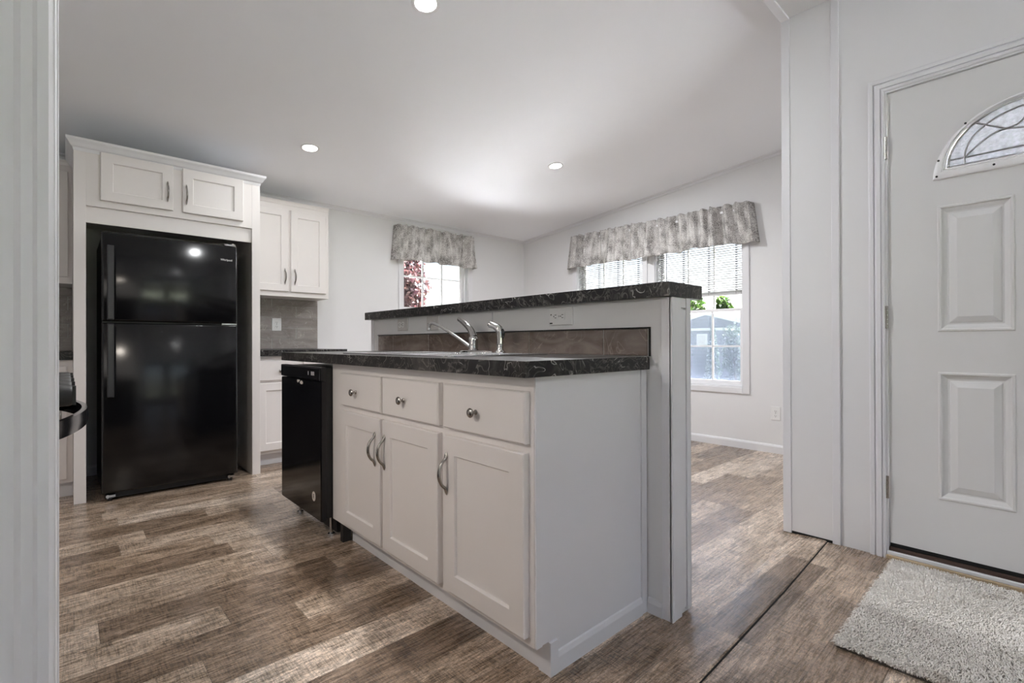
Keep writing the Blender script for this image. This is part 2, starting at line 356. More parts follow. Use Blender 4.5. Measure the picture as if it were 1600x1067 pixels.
# wall frames: (u along the wall, v up, w out into the room)
def facing_minus_y(y0): return lambda u, v, w: (u, y0-w, v)
def facing_plus_y(y0): return lambda u, v, w: (u, y0+w, v)
def facing_minus_x(x0): return lambda u, v, w: (x0-w, u, v)
def facing_plus_x(x0): return lambda u, v, w: (x0+w, u, v)
def plate(outer, holes, mp, w0, w1):
    """flat shape with holes (u, v), between w0 and w1"""
    cu = bpy.data.curves.new('tmp', 'CURVE'); cu.dimensions = '2D'; cu.fill_mode = 'BOTH'; cu.extrude = .5
    for ring in [outer]+holes:
        sp = cu.splines.new('POLY'); sp.points.add(len(ring)-1); sp.use_cyclic_u = True
        for i, (u, v) in enumerate(ring): sp.points[i].co = (u, v, 0, 1)
    ob = bpy.data.objects.new('tmp', cu); COL.objects.link(ob)
    dg = bpy.context.evaluated_depsgraph_get(); me = bpy.data.meshes.new_from_object(ob.evaluated_get(dg))
    bm = bmesh.new(); bm.from_mesh(me); bmesh.ops.remove_doubles(bm, verts=bm.verts, dist=1e-5)
    mb = MB(); vs = [mp(v.co.x, v.co.y, w0+(v.co.z+.5)*(w1-w0)) for v in bm.verts]; bm.verts.index_update()
    mb.add(vs, [[v.index for v in f.verts] for f in bm.faces]); bm.free()
    bpy.data.objects.remove(ob); bpy.data.curves.remove(cu); bpy.data.meshes.remove(me)
    return mb
def text_mesh(txt, mp, u0, u1, v0, h, w):
    cu = bpy.data.curves.new('tmp', 'FONT'); cu.body = txt; cu.size = 1; cu.extrude = .02
    ob = bpy.data.objects.new('tmp', cu); COL.objects.link(ob)
    dg = bpy.context.evaluated_depsgraph_get(); me = bpy.data.meshes.new_from_object(ob.evaluated_get(dg))
    xs = [v.co.x for v in me.vertices]; ys = [v.co.y for v in me.vertices]
    a, b, c, d = min(xs), max(xs), min(ys), max(ys); mb = MB()
    mb.add([mp(u0+(v.co.x-a)/(b-a)*(u1-u0), v0+(v.co.y-c)/(d-c)*h, w+(v.co.z+.02)*.02) for v in me.vertices], [list(p.vertices) for p in me.polygons])
    bpy.data.objects.remove(ob); bpy.data.curves.remove(cu); bpy.data.meshes.remove(me); return mb
def wall_with_holes(mp, u0, u1, v0, v1, holes, t):
    mb = MB(); u = u0
    for (a, b, c, d) in sorted(holes):
        if a > u: mb.box(u, a, v0, v1, -t, 0, mp)
        if c > v0: mb.box(a, b, v0, c, -t, 0, mp)
        if d < v1: mb.box(a, b, d, v1, -t, 0, mp)
        u = b
    if u1 > u: mb.box(u, u1, v0, v1, -t, 0, mp)
    return mb

# ================================================================== THE SETTING
XW, YF = 4.541, 4.735            # window wall, far wall
SL = .0922
def cz(y): return 2.316+(YF-y)*SL
W1 = (2.722, 3.603, .92, 2.12)   # far window opening
W2 = (2.903, 3.804, .548, 2.12)  # window wall, left unit
W3 = (1.862, 2.752, .548, 2.12)  # window wall, right unit
struct('floor', MB().box(-2.7, 4.69, -3.9, 4.88, -.12, 0), 'floor')
struct('ceiling', MB().prism([(.80, cz(.80)), (4.88, cz(4.88)), (4.88, cz(4.88)+.1), (.80, cz(.80)+.1)], lambda p, x: (x, p[0], p[1]), -.85, 4.69), 'ceiling')
struct('ceiling', MB().prism([(.80, cz(.80)), (-3.95, cz(.80)-4.75*SL), (-3.95, cz(.80)-4.75*SL+.1), (.80, cz(.80)+.1)], lambda p, x: (x, p[0], p[1]), -2.7, 2.85), 'ceiling')
mf = facing_minus_y(YF); mw = facing_minus_x(XW)
struct('wall_far', wall_with_holes(mf, -.85, XW+.15, 0, 2.316, [W1], .145), 'wall')
wb = wall_with_holes(mw, .905, YF, 0, 2.30, [W2, W3], .145)
wb.prism([(.905, 2.30), (YF, 2.30), (YF, cz(YF)), (.905, cz(.905))], lambda p, w: (XW+w, p[0], p[1]), 0, .145)
struct('wall_window', wb, 'wall')
struct('wall_left', MB().box(-.85, -.70, .905, YF, 0, 2.67), 'wall')
struct('wall_recess', MB().box(2.832, XW+.145, .76, .905, 0, 2.668), 'wall')
DY0, DY1, DZ0, DZ1 = -.437, .476, .068, 2.072   # the door leaf
md = facing_minus_x(2.712)
struct('wall_entry', wall_with_holes(md, -3.8, .70, 0, 2.66, [(DY0-.012, DY1+.012, 0, DZ1+.012)], .12), 'wall')
BW = [(-2.0, -.8, .35, 2.10), (-.35, .85, .35, 2.10), (1.25, 2.45, .35, 2.10)]  # unseen back windows, widened and multiplied to let in more light
mback = facing_plus_y(-3.8)
struct('wall_back', wall_with_holes(mback, -2.6, 2.83, 0, 2.28, BW, .12), 'wall')
struct('wall_side', MB().box(-2.72, -2.6, -3.8, .69, 0, 2.66), 'wall')
struct('wall_partition', MB().box(-2.6, -.047, .668, .905, 0, 2.665), 'wall')
# jamb of the wide opening (right), its mouldings and the header
struct('wall_jamb', MB().box(2.706, 2.832, .668, .907, 0.0, 2.665).box(2.7055, 2.706, .692, .872, .012, 2.6), 'wall')
struct('trim_1', MB().box(2.700, 2.8325, .872, .910, .001, 2.600), 'trim', bevel=.002)
struct('trim_2', MB().box(2.700, 2.712, .660, .692, .001, 2.66), 'trim', bevel=.002)
struct('jamb_gap_shade', MB().box(2.7045, 2.7058, .694, .871, .0, .013), 'dark')  # dark strip drawn for the shade in the gap under the jamb panel
struct('wall_header', MB().box(-.047, 2.706, .668, .905, 2.604, 2.68), 'wall')
struct('trim_4', MB().box(-.04, 2.706, .872, .910, 2.594, 2.62), 'trim', bevel=.002)
struct('trim_5', MB().box(-.04, 2.706, .660, .692, 2.598, 2.62), 'trim', bevel=.002)
# opening's left jamb: moulded casing seen almost edge-on
prof = [(-.0475, .62), (-.14, .62), (-.14, .668), (-.0075, .668), (-.0075, .906), (-.004, .906), (-.0005, .900), (-.0075, .880)]
prof = [(-.135, .668), (-.135, .655), (-.052, .655), (-.046, .648), (-.036, .648), (-.0315, .655), (-.0235, .655), (-.0205, .662), (-.0125, .662), (-.0085, .668), (-.0085, .905), (-.050, .905), (-.050, .668)]
struct('trim_6', MB().prism(prof, lambda p, z: (p[0], p[1], z), .001, 2.60), 'trim')
struct('trim_7', MB().box(-.012, -.0075, .668, .69, .001, 2.60).box(-.012, -.0068, .872, .905, .001, 2.60), 'trim', bevel=.001)
# coves and baseboards
def cove(p, q, name):
    p, q = Vector(p), Vector(q)
    return p, q
mb = MB(); mb.prism([(YF, cz(YF)-.032), (YF-.008, cz(YF)-.032), (YF-.012, cz(YF)-.012), (YF-.03, cz(YF-.03)-.006), (YF-.034, cz(YF-.034)), (YF, cz(YF))], lambda p, x: (x, p[0], p[1]), -.7, XW)
struct('trim_8', mb, 'trim')
mb = MB(); cs = [(0, -.034), (.008, -.034), (.012, -.013), (.030, -.006), (.034, 0), (0, 0)]
mb.loft([[(XW-a, .905, cz(.905)+b) for a, b in cs], [(XW-a, YF, cz(YF)+b) for a, b in cs]])
struct('trim_9', mb, 'trim')
def base_prof(h): return [(0, 0), (.011, 0), (.011, h-.018), (.006, h-.004), (0, h)]
struct('baseboard_window', MB().prism(base_prof(.075), lambda p, y: (XW-p[0], y, p[1]), .906, YF), 'trim')
struct('baseboard_far', MB().prism(base_prof(.075), lambda p, x: (x, YF-p[0], p[1]), .095, 1.00).prism(base_prof(.075), lambda p, x: (x, YF-p[0], p[1]), 1.80, XW-.012), 'trim')
# floor strip over the join between the two halves of the house
sp = [(0, 0), (.02, .003), (.09, .0065), (.135, .0065), (.140, .004), (.140, 0)]
mb = MB(); mb.loft([[(x, yb-.14+.0-(-(d))*1.0 if False else yb-d, h) for d, h in sp] for x, yb in ((-.04, .775), (1.30, .805), (2.05, .828), (2.704, .858))])
struct('trim_10', mb, 'floor')
mb = MB(); mb.loft([[(x, yb-.140, .0), (x, yb-.1435, .0), (x, yb-.1435, .0012), (x, yb-.140, .0035)] for x, yb in ((-.04, .775), (1.30, .805), (2.05, .828), (2.704, .858))])
struct('floor_gap_shade', mb, 'dark')  # painted dark line for the shadow gap along the floor strip

# ---------------------------------------------------------------- windows
def window(n, mp, hole, org, cols, rows_lo, rows_up, meet, screen=True, casing=.062):
    u0, u1, v0, v1 = hole; r = sroot('window_%d' % n, org)
    mb = MB(); c = casing
    for a, b, d, e in ((u0-c, u0, v0-c+.008, v1+c), (u1, u1+c, v0-c+.008, v1+c), (u0, u1, v1, v1+c), (u0, u1, v0-c+.008, v0)): mb.box(a, b, d, e, 0, .014, mp)
    obj('casing', mb, 'trim', r, bevel=.004)
    mb = MB(); t = .145
    for a, b, d, e in ((u0, u0+.006, v0, v1), (u1-.006, u1, v0, v1), (u0, u1, v1-.006, v1), (u0, u1, v0, v0+.006)): mb.box(a, b, d, e, -t, 0.0, mp)
    obj('jamb_liner', mb, 'trim', r)
    mb = MB(); f = .022
    for a, b, d, e in ((u0+.006, u0+f, v0+.006, v1-.006), (u1-f, u1-.006, v0+.006, v1-.006), (u0+f, u1-f, v1-f, v1-.006), (u0+f, u1-f, v0+.006, v0+f)): mb.box(a, b, d, e, -.14, -.05, mp)
    obj('window_frame', mb, 'vinyl', r, bevel=.003)
    def sash(name, a, b, d, e, w0, w1, nr):
        s = .026; mb = MB()
        for p, q, k, l in ((a, a+s, d, e), (b-s, b, d, e), (a+s, b-s, e-s, e), (a+s, b-s, d, d+s*1.25)): mb.box(p, q, k, l, w0, w1, mp)
        o = obj(name, mb, 'vinyl', r, bevel=.003)
        mb = MB(); wm = (w0+w1)/2
        for i in range(1, cols):
            x = a+s+(b-a-2*s)*i/cols; mb.box(x-.008, x+.008, d+s, e-s, wm-.007, wm+.007, mp)
        for i in range(1, nr):
            z = d+s+(e-d-2*s)*i/nr; mb.box(a+s, b-s, z-.008, z+.008, wm-.0066, wm+.0066, mp)
        obj('muntin', mb, 'vinyl', o)
        obj('pane', MB().box(a+s, b-s, d+s, e-s, wm-.002, wm+.002, mp), 'glass', o)
    a, b = u0+f, u1-f
    sash('lower_sash', a, b, v0+f, meet+.016, -.085, -.058, rows_lo)
    sash('upper_sash', a, b, meet-.016, v1-f, -.122, -.095, rows_up)
    if screen: obj('insect_screen', MB().box(a, b, v0+f, meet, -.139, -.138, mp), 'screen', r)
    return r
window(1, mf, W1, (3.16, YF, 1.5), 3, 2, 2, 1.35)
window(2, mw, W2, (XW, 3.35, 1.3), 3, 2, 1, 1.265)
window(3, mw, W3, (XW, 2.31, 1.3), 3, 2, 1, 1.265)
for i_, h_ in enumerate(BW): window(4+i_, mback, h_, ((h_[0]+h_[1])/2, -3.8, 1.2), 3, 2, 2, 1.25, False)

# ---------------------------------------------------------------- entrance door
dr = sroot('door_1', (2.72, DY1, 0)); mdr = facing_minus_x(2.76)
FC = (DY0+DY1)/2                       # centre line of the leaf
def arch(a, b, v0, h, n=40):           # half ellipse, flat side down
    return [(FC+a*math.cos(math.pi*i/n), v0+h*math.sin(math.pi*i/n)) for i in range(n+1)]
pan = []
for s in (1, -1):
    for v0, v1 in ((1.005, 1.535), (.299, .836)):
        a, b = sorted((FC+s*.061, FC+s*.291)); pan.append((a, b, v0, v1))
fan_out = arch(.283, 0, 1.668, .235)
slab = plate([(DY0, DZ0), (DY1, DZ0), (DY1, DZ1), (DY0, DZ1)], [fan_out]+[[(a, c), (b, c), (b, d), (a, d)] for a, b, c, d in pan], mdr, 0, .040)
for a, b, c, d in pan:
    slab.panel(mdr, a, b, c, d, [(0, .040), (.004, .0445), (.010, .0445), (.014, .038), (.022, .034), (.030, .029), (.036, .029), (.040, .033), (.062, .042)], (False, True))
obj('door_leaf', slab, 'door', dr)
ff = MB()
outer, inner = arch(.304, 0, 1.6455, .279), arch(.262, 0, 1.688, .222)
n = len(outer)
def ring(k, w):   # between outer and inner outline
    return [mdr(o[0]+(i[0]-o[0])*k, o[1]+(i[1]-o[1])*k, w) for o, i in zip(outer, inner)]
L = [ring(k, w) for k, w in ((0, .040), (.06, .050), (.25, .0545), (.6, .0545), (.72, .049), (.80, .0515), (.88, .047), (1, .036))]
ff.loft(L, (False, False), True)
fo = obj('fanlight_frame', ff, 'vinyl', dr, smooth=True)
pg = MB().loft([[mdr(u, v, .026) for u, v in inner], [mdr(u, v, .030) for u, v in inner]])
obj('pane', pg, 'frost', fo)
cm = MB()
def came(pts, r=.0036): cm.tube([mdr(u, v, .033) for u, v in pts], r, 6)
mid = arch(.205, 0, 1.720, .158)
came(mid); came([(FC-.255, 1.720), (FC+.255, 1.720)]); came(arch(.255, 0, 1.692, .216))
came([(FC-.258, 1.691), (FC+.258, 1.691)])
for s in (1, -1):
    came([(FC+s*.205, 1.690), (FC+s*.205, 1.720)])
    came([(FC+s*.170, 1.850), (FC+s*.085, 1.800)])
    came([(FC+s*(.203-.12*t), 1.722+.078*math.sin(t*math.pi/2)) for t in [i/8 for i in range(9)]]+[(FC+s*(.083-.055*t), 1.80-.012*t) for t in (.33, .66, 1)])
    came([(FC+s*(.08-.05*math.sin(t*math.pi/2)), 1.80+.045*(1-math.cos(t*math.pi/2))) for t in [i/6 for i in range(7)]])
came([(FC+.02*math.cos(t), 1.735+.02*math.sin(t)) for t in [i*math.pi/8 for i in range(17)]], .004)
obj('came', cm, 'lead', fo, smooth=True)
for u, v in ((.290, 1.657), (.284, 1.722), (.200, 1.852), (.118, 1.662), (-.118, 1.662), (-.200, 1.852), (-.284, 1.722), (-.290, 1.657), (0, 1.911)):
    obj('screw_plug', MB().cyl(mdr(FC+u, v, .050), mdr(FC+u, v, .0562), .0042, 10), 'slot', fo)
for z in (1.828, 1.073, .316):
    mb = MB(); 
    for i in range(5): mb.cyl((2.7065, DY1+.006, z-.05+.02*i+.0006), (2.7065, DY1+.006, z-.05+.02*i+.0194), .0062, 12)
    mb.box(2.7075, 2.7125, DY1+.006, DY1+.011, z-.05, z+.05)
    obj('hinge', mb, 'nickel', dr, smooth=True)
obj('door_knob', MB().lathe([(.03, 0), (.03, .006), (.012, .010), (.011, .03), (.024, .038), (.028, .052), (.022, .064), (0, .068)], mdr(DY0+.07, .98, .040), (-1, 0, 0)), 'nickel', dr, smooth=True)
# frame, casing, threshold
mb = MB(); 
for a, b, c, d in ((DY1+.003, DY1+.014, 0, DZ1+.014), (DY0-.014, DY0-.003, 0, DZ1+.014), (DY0-.003, DY1+.003, DZ1+.003, DZ1+.014)): mb.box(2.708, 2.83, a, b, c, d)
obj('door_frame', mb, 'trim', dr)
mb = MB(); cp = [(0, .004), (0, .009), (.010, .012), (.016, .0085), (.022, .013), (.046, .016), (.054, .012), (.058, .012), (.058, 0)]
cp = [(0, 0), (0, .010), (.004, .013), (.010, .013), (.0115, .007), (.0145, .007), (.016, .014), (.030, .0145), (.036, .011), (.0375, .005), (.0405, .005), (.042, .012), (.054, .0135), (.060, .011), (.060, 0)]
a0 = DY1+.010; b0 = DY0-.010; t0 = DZ1+.010
mb.loft([[(2.712-w, a0+i, 0) for i, w in cp], [(2.712-w, a0+i, t0+i) for i, w in cp], [(2.712-w, b0-i, t0+i) for i, w in cp], [(2.712-w, b0-i, 0) for i, w in cp]])
struct('trim_12', mb, 'trim')
th = sroot('trim_13', (2.72, FC, 0))
obj('threshold_sill', MB().box(2.715, 2.83, DY0-.003, DY1+.003, .022, .050), 'bronze', th, bevel=.004)
obj('white_riser', MB().box(2.700, 2.716, DY0-.004, DY1+.008, .018, .034), 'trim', th, bevel=.003)
obj('pine_strip', MB().box(2.692, 2.712, DY0-.004, DY1+.009, .001, .018), 'pine', th, bevel=.003)
obj('door_sweep', MB().box(2.722, 2.756, DY0+.002, DY1-.001, .051, .067), 'dark', th)

# ================================================================== CABINET PARTS
def shaker(mp, u0, u1, v0, v1, w0, t=.020, fr=.056, parent=None, name='door'):
    mb = MB().panel(mp, u0, u1, v0, v1, [(0, w0), (0, w0+t-.003), (.003, w0+t), (fr, w0+t), (fr+.003, w0+t-.004), (fr+.0045, w0+t-.009)])
    return obj(name, mb, 'cab', parent)
def slabfront(mp, u0, u1, v0, v1, w0, t=.020, parent=None):
    return obj('drawer', MB().panel(mp, u0, u1, v0, v1, [(0, w0), (0, w0+t-.004), (.004, w0+t)]), 'cab', parent)
def arch_pull(mp, u, v0, v1, w, parent):
    pts, rad = [], []; n = 18; h = v1-v0
    def end(v, d):
        for dv, w_, r_ in ((-.012, .0012, (.0006, .0010)), (-.008, .0022, (.0022, .0040)), (.000, .0032, (.0040, .0082)), (.008, .0050, (.0054, .0066)), (.013, .0080, (.0056, .0056))):
            pts.append(mp(u, v+d*dv, w+w_)); rad.append(r_)
    end(v0, 1)
    for i in range(1, n):
        t = i/n; pts.append(mp(u, v0+.016+(h-.032)*t, w+.008+.024*math.sin(math.pi*t)**.55)); q = math.sin(math.pi*t); rad.append((.0050+.0010*q, .0050+.0024*q))
    k = len(pts); end(v1, -1); pts[k:] = pts[k:][::-1]; rad[k:] = rad[k:][::-1]
    return obj('handle', MB().tube(pts, rad, 10), 'nickel', parent, smooth=True)
def knob(mp, u, v, w, parent):
    o = Vector(mp(u, v, w)); ax = Vector(mp(u, v, w+1))-o
    return obj('knob', MB().lathe([(.0085, 0), (.0085, .002), (.0055, .005), (.005, .013), (.0075, .017), (.0145, .020), (.0155, .0235), (.013, .027), (.006, .029), (0, .0293)], o, ax, 22), 'nickel', parent, smooth=True)

# ---------------------------------------------------------------- island cabinet
mi = facing_minus_x(.977)
isl = thing('island_cabinet', (1.25, 1.68, 0), 'white kitchen island base cabinet with three drawers above three doors', 'cabinet')
obj('carcass', MB().box(.977, 1.505, .979, 2.389, .098, .866), 'cab', isl, bevel=.001)
obj('toe_kick', MB().box(1.036, 1.49, .985, 2.295, 0, .099).box(1.030, 1.036, .985, 1.015, 0, .098), 'trim', isl)
ep = MB().box(.979, 1.535, .974, .979, .10, .866).box(1.03, 1.535, .974, .985, 0, .10)
ep.box(.9765, 1.000, .9705, .9745, .10, .866)
ep.box(1.505, 1.536, .968, .9745, .001, .866)
ep.prism(base_prof(.062), lambda p, x: (x, .9745-p[0]*.75, p[1]), 1.062, 1.505)
ep.box(1.029, 1.062, .9655, .9745, 0, .098)
obj('end_panel', ep, 'trim', isl)
for i, (a, b) in enumerate(((.996, 1.396), (1.430, 1.835), (1.853, 2.248))):
    d = slabfront(mi, a, b, .6755, .8247, 0, .022, isl); knob(mi, (a+b)/2+(.02 if i == 0 else .03), .745, .022, d)
    e = shaker(mi, a+.004, b, .1234, .649, 0, .022, .062, isl)
    arch_pull(mi, (1.376, 1.814, 1.897)[i], .460, .582, .022, e)
# ---------------------------------------------------------------- island worktop
obj_w = obj('island_worktop', MB().box(.9185, 1.533, .952, 2.98, .868, .914), 'stone', None, bevel=.0015, loc=(1.22, 1.96, .868))
tag(obj_w, 'dark marbled laminate worktop on the island around the sink', 'countertop')
# ---------------------------------------------------------------- half wall behind it with raised bar
hb = sroot('wall_bar', (1.6, 2, 0))
obj('core', MB().box(1.5415, 1.659, .878, 3.10, 0, 1.122), 'wall', hb)
tb = MB().box(1.536, 1.5415, .872, .908, 0, 1.121).box(1.536, 1.5415, 3.07, 3.104, 0, 1.121)
tb.prism(base_prof(.055), lambda p, y: (1.5415-p[0]*.8, y, p[1]), .908, .966)
tb.box(1.5365, 1.5416, 1.826, 1.829, 1.02, 1.121)
obj('front_moulding', tb, 'trim', hb, bevel=.001)
te = MB().box(1.536, 1.600, .868, .878, 0, 1.121).box(1.600, 1.634, .870, .878, .022, 1.08).box(1.600, 1.634, .8685, .878, 1.086, 1.121).box(1.6355, 1.662, .866, .878, 0.012, 1.121).box(1.536, 1.552, .8665, .870, 0, 1.121)
te.box(1.6590, 1.664, .866, .900, 0.012, 1.121).box(1.659, 1.664, 3.07, 3.104, 0.0, 1.121)
obj('end_moulding', te, 'trim', hb, bevel=.001)
bt = obj('bar_worktop', MB().box(1.505, 1.744, .862, 3.136, 1.122, 1.1716), 'stone', None, bevel=.0015, loc=(1.62, 2, 1.122))
tag(bt, 'raised dark marbled bar top along the half wall behind the sink', 'countertop')
mbar = facing_minus_x(1.5415)
bs = thing('tile_backsplash', (1.54, 1.98, .914), 'single row of glossy brown tiles above the island worktop', 'backsplash')
mb = MB(); ed = [.962, 1.157, 1.568, 1.979, 2.39, 2.80, 3.0]
for a, b in zip(ed[:-1], ed[1:]): mb.panel(mbar, a+.0015, b-.0015, .916, 1.013, [(0, 0), (0, .0055), (.002, .007)])
obj('tile', mb, 'btile', bs); obj('grout', MB().box(.956, 3.003, .9145, 1.015, 0, .0045, mbar), 'grout', bs)
obj('edge_trim', MB().box(.953, 3.004, 1.014, 1.019, 0, .0085, mbar).box(.953, .957, .9145, 1.0135, 0, .0085, mbar), 'dark', bs)

# ---------------------------------------------------------------- outlets
def outlet(mp, u, v, label, horizontal=False, kind='duplex', pm='plate', w=.072, h=.116, du=0):
    o = thing('wall_outlet' if kind == 'duplex' else 'wall_switch', mp(u, v, 0), label, 'outlet' if kind == 'duplex' else 'switch')
    if horizontal: w, h = h, w
    obj('cover_plate', MB().panel(mp, u-w/2, u+w/2, v-h/2, v+h/2, [(0, .0002), (0, .003), (.003, .0058)]), pm, o)
    if kind == 'duplex':
        for s in (1, -1):
            cu, cv = (u+du-s*.0195, v) if horizontal else (u+du, v+s*.0195)
            a, b = (.0135, .017) if horizontal else (.017, .0135)
            pts = []
            for i in range(24):
                t = 2*math.pi*i/24; x, y = math.cos(t)*.0185, math.sin(t)*.0185
                x, y = (max(-.0138, min(.0138, x)), y) if horizontal else (x, max(-.0138, min(.0138, y)))
                pts.append((cu+x, cv+y))
            rc = obj('receptacle', MB().loft([[mp(x, y, .0055) for x, y in pts], [mp(x, y, .0078) for x, y in pts]]), 'plate', o)
            sb = MB()
            if horizontal:
                for d in (.0062, -.0062): sb.box(cu-.0055, cu+.0045, cv+d-.0012, cv+d+.0012, .0078, .0082, mp)
                sb.cyl(mp(cu+.009, cv, .0078), mp(cu+.009, cv, .0082), .0026, 10)
            else:
                for d in (.0062, -.0062): sb.box(cu+d-.0012, cu+d+.0012, cv-.0035, cv+.0055, .0078, .0082, mp)
                sb.cyl(mp(cu, cv-.009, .0078), mp(cu, cv-.009, .0082), .0026, 10)
            obj('slot', sb, 'slot', rc)
        obj('screw', MB().cyl(mp(u+du, v, .0055), mp(u+du, v, .0075), .003, 10), 'steel', o)
    else:
        obj('rocker', MB().panel(mp, u-w*.22, u+w*.22, v-h*.22, v+h*.22, [(0, .005), (0, .0075), (.002, .0085)]), pm, o)
        for s in (1, -1): obj('screw', MB().cyl(mp(u+s*w*.36, v, .0055), mp(u+s*w*.36, v, .0068), .003, 10), 'steel', o)
    return o
o = outlet(mbar, 1.378, 1.075, 'white duplex outlet turned sideways in the half wall right of the sprayer', True, w=.076, h=.128, du=.008)
obj('test_mark', MB().box(1.424, 1.440, 1.044, 1.049, .0056, .0064, mbar), 'slot', o)
obj('indicator', MB().cyl(mbar(1.432, 1.083, .0056), mbar(1.432, 1.083, .0068), .003, 8), 'slot', o)
outlet(mbar, 2.686, 1.078, 'pale grey outlet in the half wall nearest its far left end', True, pm='greyplate', w=.076, h=.122, du=.012)
outlet(mbar, 2.352, 1.075, 'pale grey blank-faced switch plate in the half wall behind the spout tip', True, 'switch', 'greyplate', w=.080, h=.124)
outlet(facing_minus_y(YF-.0105), 1.415, 1.137, 'white upright outlet on the taupe tile backsplash right of the refrigerator', w=.080, h=.116)
outlet(mw, 1.585, .345, 'white outlet low on the wall right of the double dining windows', w=.076, h=.118)

# ---------------------------------------------------------------- sink, faucet, sprayer
sk = thing('kitchen_sink', (1.23, 1.86, .914), 'stainless double-bowl drop-in sink set in the island worktop', 'sink')
def rrect(x0, x1, y0, y1, r, z, n=6):
    p = []
    for cx, cy, a in ((x1-r, y1-r, 0), (x0+r, y1-r, 90), (x0+r, y0+r, 180), (x1-r, y0+r, 270)):
        p += [(cx+r*math.cos(math.radians(a+90*i/n)), cy+r*math.sin(math.radians(a+90*i/n)), z) for i in range(n+1)]
    return p
SX0, SX1, SY0, SY1 = .985, 1.505, 1.40, 2.32
def flip(r): return [(p[1], p[0]) for p in r]
rim = plate([(p[0], p[1]) for p in rrect(SX0, SX1, SY0, SY1, .045, 0)], [[(p[0], p[1]) for p in rrect(SX0+.03, SX1-.10, SY0+.035, 1.84, .05, 0)], [(p[0], p[1]) for p in rrect(SX0+.03, SX1-.10, 1.88, SY1-.035, .05, 0)]], lambda a, b, w: (a, b, .914+w), .0004, .0052)
obj('rim', rim, 'steel', sk)
for y0, y1 in ((SY0+.035, 1.84), (1.88, SY1-.035)):
    lp = [rrect(SX0+.03+d, SX1-.10-d, y0+d, y1-d, .05, z) for d, z in ((0, .919), (.003, .917), (.006, .915))]
    obj('bowl', MB().loft(lp, (False, False)).loft([rrect(SX0+.036, SX1-.106, y0+.006, y1-.006, .05, .9152), rrect(SX0+.036, SX1-.106, y0+.006, y1-.006, .05, .9146)]), 'steel', sk, smooth=True)
fa = thing('kitchen_faucet', (1.44, 1.85, .919), 'chrome single-lever faucet with long low spout behind the sink', 'faucet')
obj('base_plate', MB().loft([[(1.44+.030*k*math.cos(t), 1.835+.125*k*math.sin(t), z) for t in [2*math.pi*i/36 for i in range(36)]] for k, z in ((1, .9193), (1, .924), (.93, .928), (.7, .930))]), 'chrome', fa, smooth=True)
obj('body', MB().lathe([(.027, .926), (.024, .932), (.0225, .936), (.0225, .976), (.0235, .978), (.0235, .984), (.021, .986), (.019, .996), (.010, 1.003), (0, 1.004)], (1.44, 1.85, 0)), 'chrome', fa, smooth=True)
def bez(p0, p1, p2, p3, n=16):
    r = []
    for i in range(n+1):
        t = i/n; r.append(tuple((1-t)**3*a+3*(1-t)**2*t*b+3*(1-t)*t*t*c+t**3*d for a, b, c, d in zip(p0, p1, p2, p3)))
    return r
TIP = (1.375, 2.125)
pth = bez((1.437, 1.868, .945), (1.42, 1.935, .985), (1.39, 2.06, 1.058), (TIP[0]+.002, TIP[1]-.012, 1.0655), 18)+[(TIP[0], TIP[1], 1.062), (TIP[0]-.001, TIP[1]+.007, 1.054), (TIP[0]-.001, TIP[1]+.008, 1.040)]
obj('spout', MB().tube(pth, [.0085]*3+[.0078]*13+[.0082]*6, 12), 'chrome', fa, smooth=True)
obj('aerator', MB().cyl((TIP[0]-.001, TIP[1]+.008, 1.041), (TIP[0]-.001, TIP[1]+.008, 1.031), .0095), 'steel', fa)
lev = bez((1.44, 1.850, .995), (1.438, 1.862, 1.035), (1.43, 1.905, 1.06), (1.425, 1.952, 1.083), 14)
obj('lever', MB().tube(lev, [(.0205, .020)]+[(.0195-.0135*(i/14)**.8, .0195-.0085*(i/14)) for i in range(1, 15)], 12), 'chrome', fa, smooth=True)
sp_ = thing('side_sprayer', (1.44, 1.655, .919), 'chrome side sprayer standing right of the faucet', 'sprayer')
obj('holder', MB().lathe([(.026, .9193), (.025, .924), (.018, .929), (.015, .934), (.015, .958), (.0165, .960)], (1.44, 1.655, 0)), 'chrome', sp_, smooth=True)
obj('spray_head', MB().tube([(1.44, 1.655, .958), (1.44, 1.655, .985), (1.44, 1.655, 1.012), (1.438, 1.660, 1.026), (1.435, 1.674, 1.036), (1.43, 1.690, 1.043), (1.424, 1.706, 1.049)], [.0145, .0150, .0160, .0185, .0165, .0148, .0160], 14), 'chrome', sp_, smooth=True)
obj('trigger', MB().tube([(1.44, 1.641, 1.024), (1.44, 1.633, 1.012), (1.44, 1.634, .996), (1.44, 1.638, .984)], [.006, .007, .006, .004], 8), 'black', sp_, smooth=True)
obj('nozzle', MB().cyl((1.424, 1.706, 1.0488), (1.4228, 1.7095, 1.0504), .0128), 'dark', sp_)

# ---------------------------------------------------------------- dishwasher
dw = thing('dishwasher', (1.2, 2.685, 0), 'black dishwasher built in at the far end of the island', 'dishwasher')
DA, DB = 2.391, 2.976; mdw = facing_minus_x(.945)
obj('tub', MB().box(.945, 1.50, DA+.006, DB-.006, .10, .842), 'blackside', dw)
dd = obj('door_panel', MB().panel(mdw, DA, DB, .090, .776, [(0, 0), (0, .022), (.004, .027)]), 'black', dw)
cpn = obj('control_panel', MB().panel(mdw, DA, DB, .780, .846, [(0, 0), (0, .026), (.004, .030), (.009, .030), (.011, .027)]), 'black', dw)
obj('panel_edge', MB().box(DA+.0005, DA+.010, .781, .845, .0295, .0305, mdw).box(DA+.010, DB-.01, .838, .8455, .0295, .0305, mdw), 'handleblk', cpn)
for y in (2.555, 2.512, 2.496, 2.480):
    obj('button_mark', MB().box(y-.004, y+.004, .803, .822, .0272, .0276, mdw), 'white_print', cpn)
    
